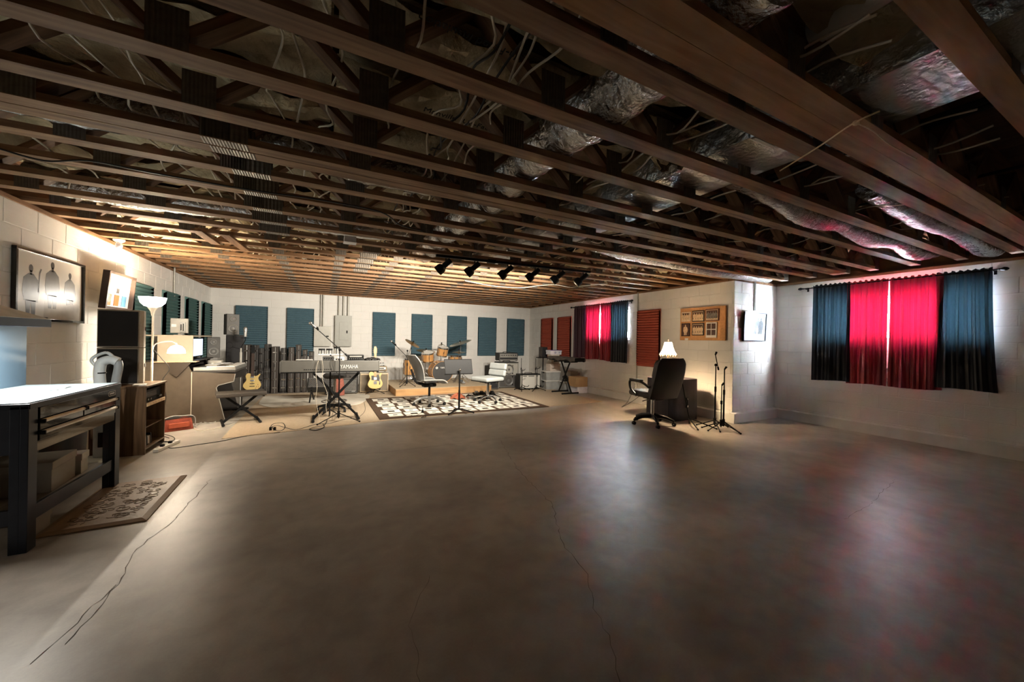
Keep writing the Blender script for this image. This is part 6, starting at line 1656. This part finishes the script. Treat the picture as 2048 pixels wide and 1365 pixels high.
# ------------------------------------------------------------------ amplifier with cloth cover and table lamp
M_cover = mat('black_plum_cover', (48, 42, 48), 0.6, var=0.25, scale=5, bump=0.3, bscale=9)
t = thing('covered_amplifier', 'large amplifier under a dark fitted cloth cover against the right wall', 'amplifier', (5.50, 4.50, 0))
def cov(u, v):
    a = u * 2 * PI; ca, sa = math.cos(a), math.sin(a)
    r = 1 / max(abs(ca), abs(sa)); r = min(r, 1.27)
    zz = 0.69 * min(1, v / 0.8); k = 1.0 if v < 0.8 else max(0.0, 1 - (v - 0.8) / 0.2)
    if v > 0.8: zz = 0.69 + 0.012 * math.sin(PI * (v - 0.8) / 0.2)
    w = 1 + 0.012 * math.sin(9 * a + 4 * v) * (1 - v)
    kk = k if v > 0.8 else 1 - 0.03 * (v / 0.8)
    return (0.36 * ca * r * w * kk, 0.30 * sa * r * w * kk, zz)
MB().grid(cov, 48, 20).build('cloth_cover', M_cover, t, smooth=True)
MB().bmm((-0.30, -0.24, 0.01), (0.30, 0.24, 0.66)).build('cabinet', M_black, t)
MB().tube(catmull([(-0.02, -0.31, 0.38), (-0.02, -0.33, 0.34), (-0.02, -0.33, 0.26), (-0.02, -0.31, 0.22)], 4), 0.01, 6).build('side_handle', M_blackmetal, t, smooth=True)
for z in (0.24, 0.36): MB().box((0.0, -0.31, z), (0.05, 0.02, 0.03)).build('buckle', M_chrome, t)
lx, ly_ = 5.27, 4.40
t = thing('table_lamp', 'small lit table lamp with beaded shade on the covered amplifier', 'table lamp', (lx, ly_, 0.70))
M_bronze = mat('dark_bronze', (72, 52, 34), 0.35, 0.6)
MB().lathe([(0.0, 0), (0.07, 0), (0.07, 0.015), (0.03, 0.03), (0.015, 0.06), (0.028, 0.12), (0.03, 0.18), (0.014, 0.26), (0.01, 0.40), (0.008, 0.44)], n=20).build('base', M_bronze, t, smooth=True)
M_shade = emis('glowing_fabric_shade', (255, 226, 184), 1.8)
zb, zt_ = 0.415, 0.62
MB().lathe([(0.135, zb), (0.105, zb + 0.05), (0.08, zb + 0.12), (0.06, zt_), (0.058, zt_), (0.078, zb + 0.12), (0.103, zb + 0.05), (0.133, zb)], n=28, cap=False).build('shade', M_shade, t, smooth=True, recalc=False)
for i in range(28):
    a = 2 * PI * i / 28; MB().sph((0.137 * math.cos(a), 0.137 * math.sin(a), zb - 0.022), (0.007, 0.007, 0.018), 6, 5).build('bead_drop', M_bronze if i % 2 else M_sepia_l, t, smooth=True)
MB().cyl((0, 0, zt_), (0, 0, zt_ + 0.04), 0.004, n=6).sph((0, 0, zt_ + 0.045), 0.01, 8, 6).build('finial', M_bronze, t, smooth=True)
point_light('table_lamp_bulb', (lx, ly_, 0.70 + 0.50), 8, (1.0, 0.72, 0.44), 0.04)
tag(MB().tube(catmull([(5.2, 4.32, 0.70), (5.02, 4.5, 0.55), (4.98, 4.9, 0.25), (5.2, 5.4, 0.04), (5.7, 5.75, 0.06), (6.05, 5.9, 0.34)], 6), 0.004, 6).build('lamp_cord', M_cable_b, smooth=True), 'thin lamp cord running from the table lamp to the wall outlet', 'cord')

# microphone stands at the right
mic_stand('empty tall microphone stand with folded boom beside the cloth-covered amplifier', (5.40, 3.62, 0), 0.98, ((0.12, 0.0, 0.94), (-0.04, 0.0, 1.14)), False, 0.26, rad(20), r=0.010)
mic_stand('empty shorter microphone stand with foam grip in the stand cluster', (5.46, 3.52, 0), 0.92, None, False, 0.30, rad(50), r=0.011)
mic_stand('thin low microphone stand standing in the cluster', (5.37, 3.50, 0), 0.68, None, False, 0.24, rad(80), r=0.008)
t = thing('leaning_microphone_stand', 'straight microphone stand leaning against the covered amplifier', 'microphone stand', (5.10, 3.98, 0))
a = Vector((-0.04, 0.0, 0.82)); b_ = Vector((0.05, -0.1, 0.13))
MB().cyl(a, b_, 0.009, n=10).build('pole', M_blackmetal, t, smooth=True)
MB().cyl(a, a + Vector((-0.03, -0.02, 0.03)), 0.016, n=8).sph(a, 0.02, 8, 6).build('mic_clip', M_blackmetal, t, smooth=True)
for e in ((0.26, -0.42, 0.012), (-0.06, -0.34, 0.012), (0.22, 0.02, 0.012)): MB().cyl(b_, e, 0.009, n=8).sph(e, 0.013, 8, 6).build('leg', M_blackmetal, t, smooth=True)

# ------------------------------------------------------------------ back right: bass stack, combo, bins, boxes
t = amp('bass_cabinet', 'tall black bass cabinet with two speakers in the back corner', (4.50, 8.92, 0.006), rad(-4), 0.58, 0.36, 0.70, M_black, mat('bass_baffle', (70, 68, 66), 0.6), M_conduit, speakers=((0.0, 0.20, 0.14), (0.0, 0.50, 0.14)))
MB().bmm((-0.26, -0.007, 0.355), (0.26, -0.0055, 0.66)).build('upper_baffle', M_conduit, t)
t = amp('amplifier_head', 'silver-fronted bass amplifier head topping the tall bass cabinet', (4.50, 8.95, 0.735), rad(-4), 0.56, 0.30, 0.22, M_black, M_grille, M_conduit, 0.09, M_silver)
p0 = aty(1040, 760, 8.45); p1 = aty(1081, 760, 8.45)
mw = p1.x - p0.x
t = amp('combo_amplifier', 'white-grilled combo amplifier beside the tall bass cabinet', ((p0.x + p1.x) / 2, 8.46, 0.006), rad(-3), mw, 0.24, 0.41, M_black, mat('white_grille_cloth', (206, 204, 196), 0.85, var=0.06, scale=200), M_black)
for i, (x, w) in enumerate(((-0.16, 0.11), (0.03, 0.17), (0.2, 0.05))): MB().bmm((x - w / 2, -0.009, 0.345), (x + w / 2, -0.006, 0.362)).build('panel_lettering', M_blackmetal, t)
MB().tube([(-0.23, -0.008, 0.27), (-0.15, -0.008, 0.31)], 0.004, 4).tube([(-0.22, -0.008, 0.25), (-0.13, -0.008, 0.29)], 0.003, 4).build('script_badge', M_blackmetal, t)
gstand('black empty guitar stand in front of the white-grilled amplifier', ((p0.x + p1.x) / 2 + 0.05, 8.20, 0.006), 0, 0.58)
gstand('black empty guitar stand beside the tall bass cabinet', (4.60, 8.35, 0.006), rad(30), 0.52)
amp('practice_amplifier', 'small dark practice amplifier behind the pale leather chair', (3.99, 8.75, 0.006), rad(6), 0.30, 0.26, 0.62, M_black, M_grille, M_conduit, 0.06, M_silver)
mic_stand('plain microphone stand behind the white-grilled amplifier', (4.98, 9.1, 0.006), 0.80, None, False, 0.25, clip=False)
mic_stand('plain microphone stand beside the clear plastic bins', (5.36, 8.95, 0.006), 0.80, None, False, 0.20, rad(40), clip=False)
# speaker on a stand
p = aty(1086, 727, 8.9)
t = thing('speaker_on_stand', 'narrow dark speaker on a flat topped stand in the back corner', 'speaker', (p.x, 8.9, 0.006))
MB().bmm((-0.09, -0.08, 0.83), (0.09, 0.10, 1.12)).build('cabinet', M_case_br, t, bevel=0.006)
MB().bmm((-0.08, -0.085, 0.84), (0.08, -0.08, 1.11)).build('grille', M_grille, t)
MB().bmm((-0.17, -0.1, 0.81), (0.17, 0.12, 0.83)).build('stand_top', M_blackmetal, t)
MB().cyl((0, 0, 0.03), (0, 0, 0.81), 0.016, n=10).lathe([(0.0, 0), (0.15, 0), (0.15, 0.02), (0.03, 0.04), (0.0, 0.04)], n=20).build('stand_post', M_blackmetal, t, smooth=True)
# clear plastic bins
def bin_mat():
    m = mat('clear_bin_plastic', (196, 198, 196), 0.25, var=0.15, scale=6, trans=0.35, bump=0.2)
    return m
M_bin = bin_mat()
def bin_(label, loc, rz, w=0.42, d=0.34, h=0.24, contents=M_conduit, lid=M_white):
    t = thing('storage_bin', label, 'storage bin', loc, rz)
    b = MB(); k = 0.90
    vs = [(sx * w / 2 * q, sy * d / 2 * q, z) for z, q in ((0.0, k), (h - 0.02, 1.0)) for sx, sy in ((-1, -1), (1, -1), (1, 1), (-1, 1))]
    b.add(vs, [(0, 1, 5, 4), (1, 2, 6, 5), (2, 3, 7, 6), (3, 0, 4, 7), (3, 2, 1, 0)])
    b.build('tub', M_bin, t, solid=0.003)
    MB().bmm((-w / 2 * 0.82, -d / 2 * 0.82, 0.006), (w / 2 * 0.82, d / 2 * 0.82, h * 0.72)).build('contents', contents, t, bevel=0.02)
    MB().bmm((-w / 2 - 0.012, -d / 2 - 0.012, h - 0.022), (w / 2 + 0.012, d / 2 + 0.012, h)).build('lid', lid, t, bevel=0.005)
    for s in (-1, 1): MB().box((s * (w / 2 + 0.005), 0, h - 0.04), (0.014, 0.10, 0.03)).build('latch', M_blackmetal, t, bevel=0.003)
    return t
bin_('clear plastic bin at the bottom of the corner stack', (5.52, 8.42, 0.006), rad(-8), contents=M_conduit)
bin_('clear plastic bin with white lid topping the corner stack', (5.52, 8.42, 0.25), rad(-8), contents=mat('grey_fabric_scraps', (130, 128, 124), 0.9, var=0.4, scale=12))
bin_('clear plastic bin under the tangle of black cables', (5.78, 8.02, 0.006), rad(-8), 0.32, 0.34, 0.24, contents=M_card_grey)
tg = MB(); q = random.Random(5)
for i in range(9):
    c0 = Vector((5.78 + q.uniform(-0.06, 0.06), 7.98 + q.uniform(-0.06, 0.06), 0.26 + 0.012 * i)); rx_, ry_ = q.uniform(0.06, 0.13), q.uniform(0.05, 0.11)
    tg.tube([c0 + Vector((rx_ * math.cos(a * PI / 8), ry_ * math.sin(a * PI / 8), 0.012 * math.sin(a * 1.3 + i))) for a in range(16)], 0.009, 6, closed=True)
o = tg.build('cable_tangle', M_cable_b, smooth=True); tag(o, 'tangled heap of black cables on a clear plastic bin', 'cables', kind='stuff')
t = carton((5.62, 8.46, 0.492), (0.30, 0.26, 0.20), rad(-6), mat('pale_pink_card', (206, 192, 180), 0.85), 'tall pale carton standing on the clear bins')
carton((5.64, 8.48, 0.692), (0.24, 0.22, 0.24), rad(-6), mat('pale_card', (196, 190, 178), 0.85), 'pale carton stacked beneath the white and purple box')
t = carton((5.66, 8.50, 0.932), (0.34, 0.26, 0.12), rad(-6), mat('white_card', (222, 220, 226), 0.8), 'white box with purple lid edge topping the carton stack')
MB().bmm((-0.172, -0.138, 0.112), (0.172, 0.138, 0.122)).build('purple_edge', mat('purple_print', (92, 74, 150), 0.7), t)
for x, w in ((-0.02, 0.05), (0.10, 0.04)): MB().lathe([(w * 0.5, -0.1385), (w * 0.5, -0.137), (w * 0.3, -0.137)], (x, 0, 0.055), 14, 'y', cap=False).build('printed_mark', mat('blue_print_ink', (70, 84, 150), 0.7), t)
carton((5.86, 7.62, 0.0), (0.30, 0.34, 0.16), rad(-4), mat('white_card', (222, 220, 226), 0.8), 'low white carton on the floor against the right wall curb')
carton((5.83, 7.62, 0.16), (0.34, 0.36, 0.24), rad(-4), M_card, 'tan cardboard carton on the low white carton', lid=False)
carton((5.90, 8.0, 0.25), (0.24, 0.26, 0.26), 0.0, M_card_grey, 'grey-brown carton behind the tan carton', lid=False)
# second keyboard stand with a covered keyboard
xs = xstand('narrow black X stand holding the cloth-draped keyboard', (5.42, 7.60, 0.006), rad(90), 0.80, 0.22, 0.0, 0.22, double=False)
t = thing('covered_keyboard', 'keyboard draped in dark grey cloth beside the short curtains', 'keyboard', (5.42, 7.60, 0.815))
MB().bmm((-0.15, -0.56, 0.0), (0.15, 0.56, 0.07)).build('keyboard_body', M_blackmetal, t, bevel=0.008)
M_drape = mat('dark_grey_drape', (78, 70, 64), 0.85, var=0.25, scale=10, bump=0.4, bscale=14)
def drape(u, v):
    a = (v - 0.5) * 2; x = a * 0.185; z = 0.085 + 0.012 * math.sin(9 * u * PI + 3 * v)
    if abs(a) > 0.82: z -= (abs(a) - 0.82) / 0.18 * (0.07 + 0.02 * math.sin(14 * u)); x = math.copysign(0.162 + 0.008 * math.sin(20 * u), a)
    return (x, -0.59 + 1.18 * u, z)
MB().grid(drape, 40, 22).build('cloth', M_drape, t, smooth=True, solid=0.004)

# ------------------------------------------------------------------ pedals and small things on the patterned rug
t = thing('red_cloth_heap', 'crumpled rust-red cloth on the rug before the platform', 'cloth', (2.62, 7.62, 0.019))
MB().grid(lambda u, v: (0.16 * math.cos(2 * PI * u) * v + 0.01 * math.sin(7 * u * PI), 0.12 * math.sin(2 * PI * u) * v, 0.10 * (1 - v * v) + 0.015 * math.sin(11 * u * PI + 5 * v) + 0.01), 30, 8).build('fabric', mat('rust_cloth', (150, 84, 58), 0.9, var=0.25, scale=16), t, smooth=True)
for i, (x, y, m, s) in enumerate(((2.86, 7.50, M_silver, 'silver effects pedal beside the rust-red cloth'), (2.98, 7.56, M_white, 'white effects pedal between the silver and black pedals'), (3.10, 7.48, M_blackmetal, 'black effects pedal beside the pale leather chair'), (2.92, 7.70, M_blackmetal, 'black effects pedal behind the white pedal'))):
    q = thing('effects_pedal', s, 'effects pedal', (x, y, 0.019), 0.3 * i)
    MB().bmm((-0.05, -0.06, 0), (0.05, 0.06, 0.05)).build('case', m, q, bevel=0.008)
    MB().cyl((-0.02, 0.03, 0.05), (-0.02, 0.03, 0.065), 0.01, n=10).cyl((0.02, 0.03, 0.05), (0.02, 0.03, 0.065), 0.01, n=10).build('knobs', M_blackmetal if m is not M_blackmetal else M_silver, q, smooth=True)
    MB().cyl((0, -0.03, 0.05), (0, -0.03, 0.06), 0.012, n=10).build('footswitch', M_chrome, q, smooth=True)
t = thing('pedal_board', 'long dark pedal board lying on the rug behind the pedals', 'pedal board', (3.28, 7.72, 0.019), rad(-12))
MB().box((0, 0, 0.045), (0.5, 0.24, 0.03), rx=rad(8)).build('board', M_blackmetal, t, bevel=0.006)
for i in range(4): MB().box((-0.18 + i * 0.12, -0.01, 0.085), (0.08, 0.12, 0.05), rx=rad(8)).build('pedal', [M_silver, M_black, M_conduit, M_black][i], t, bevel=0.006)
p = atz(845, 828, 0)
t = thing('small_microphone_foot', 'small black weighted plug standing at the rug edge', 'plug', (p.x, p.y, 0.017))
MB().cyl((0, 0, 0), (0, 0, 0.05), 0.022, 0.018, n=12).cyl((0, 0, 0.05), (0, 0, 0.11), 0.006, n=8).build('body', M_blackmetal, t, smooth=True)
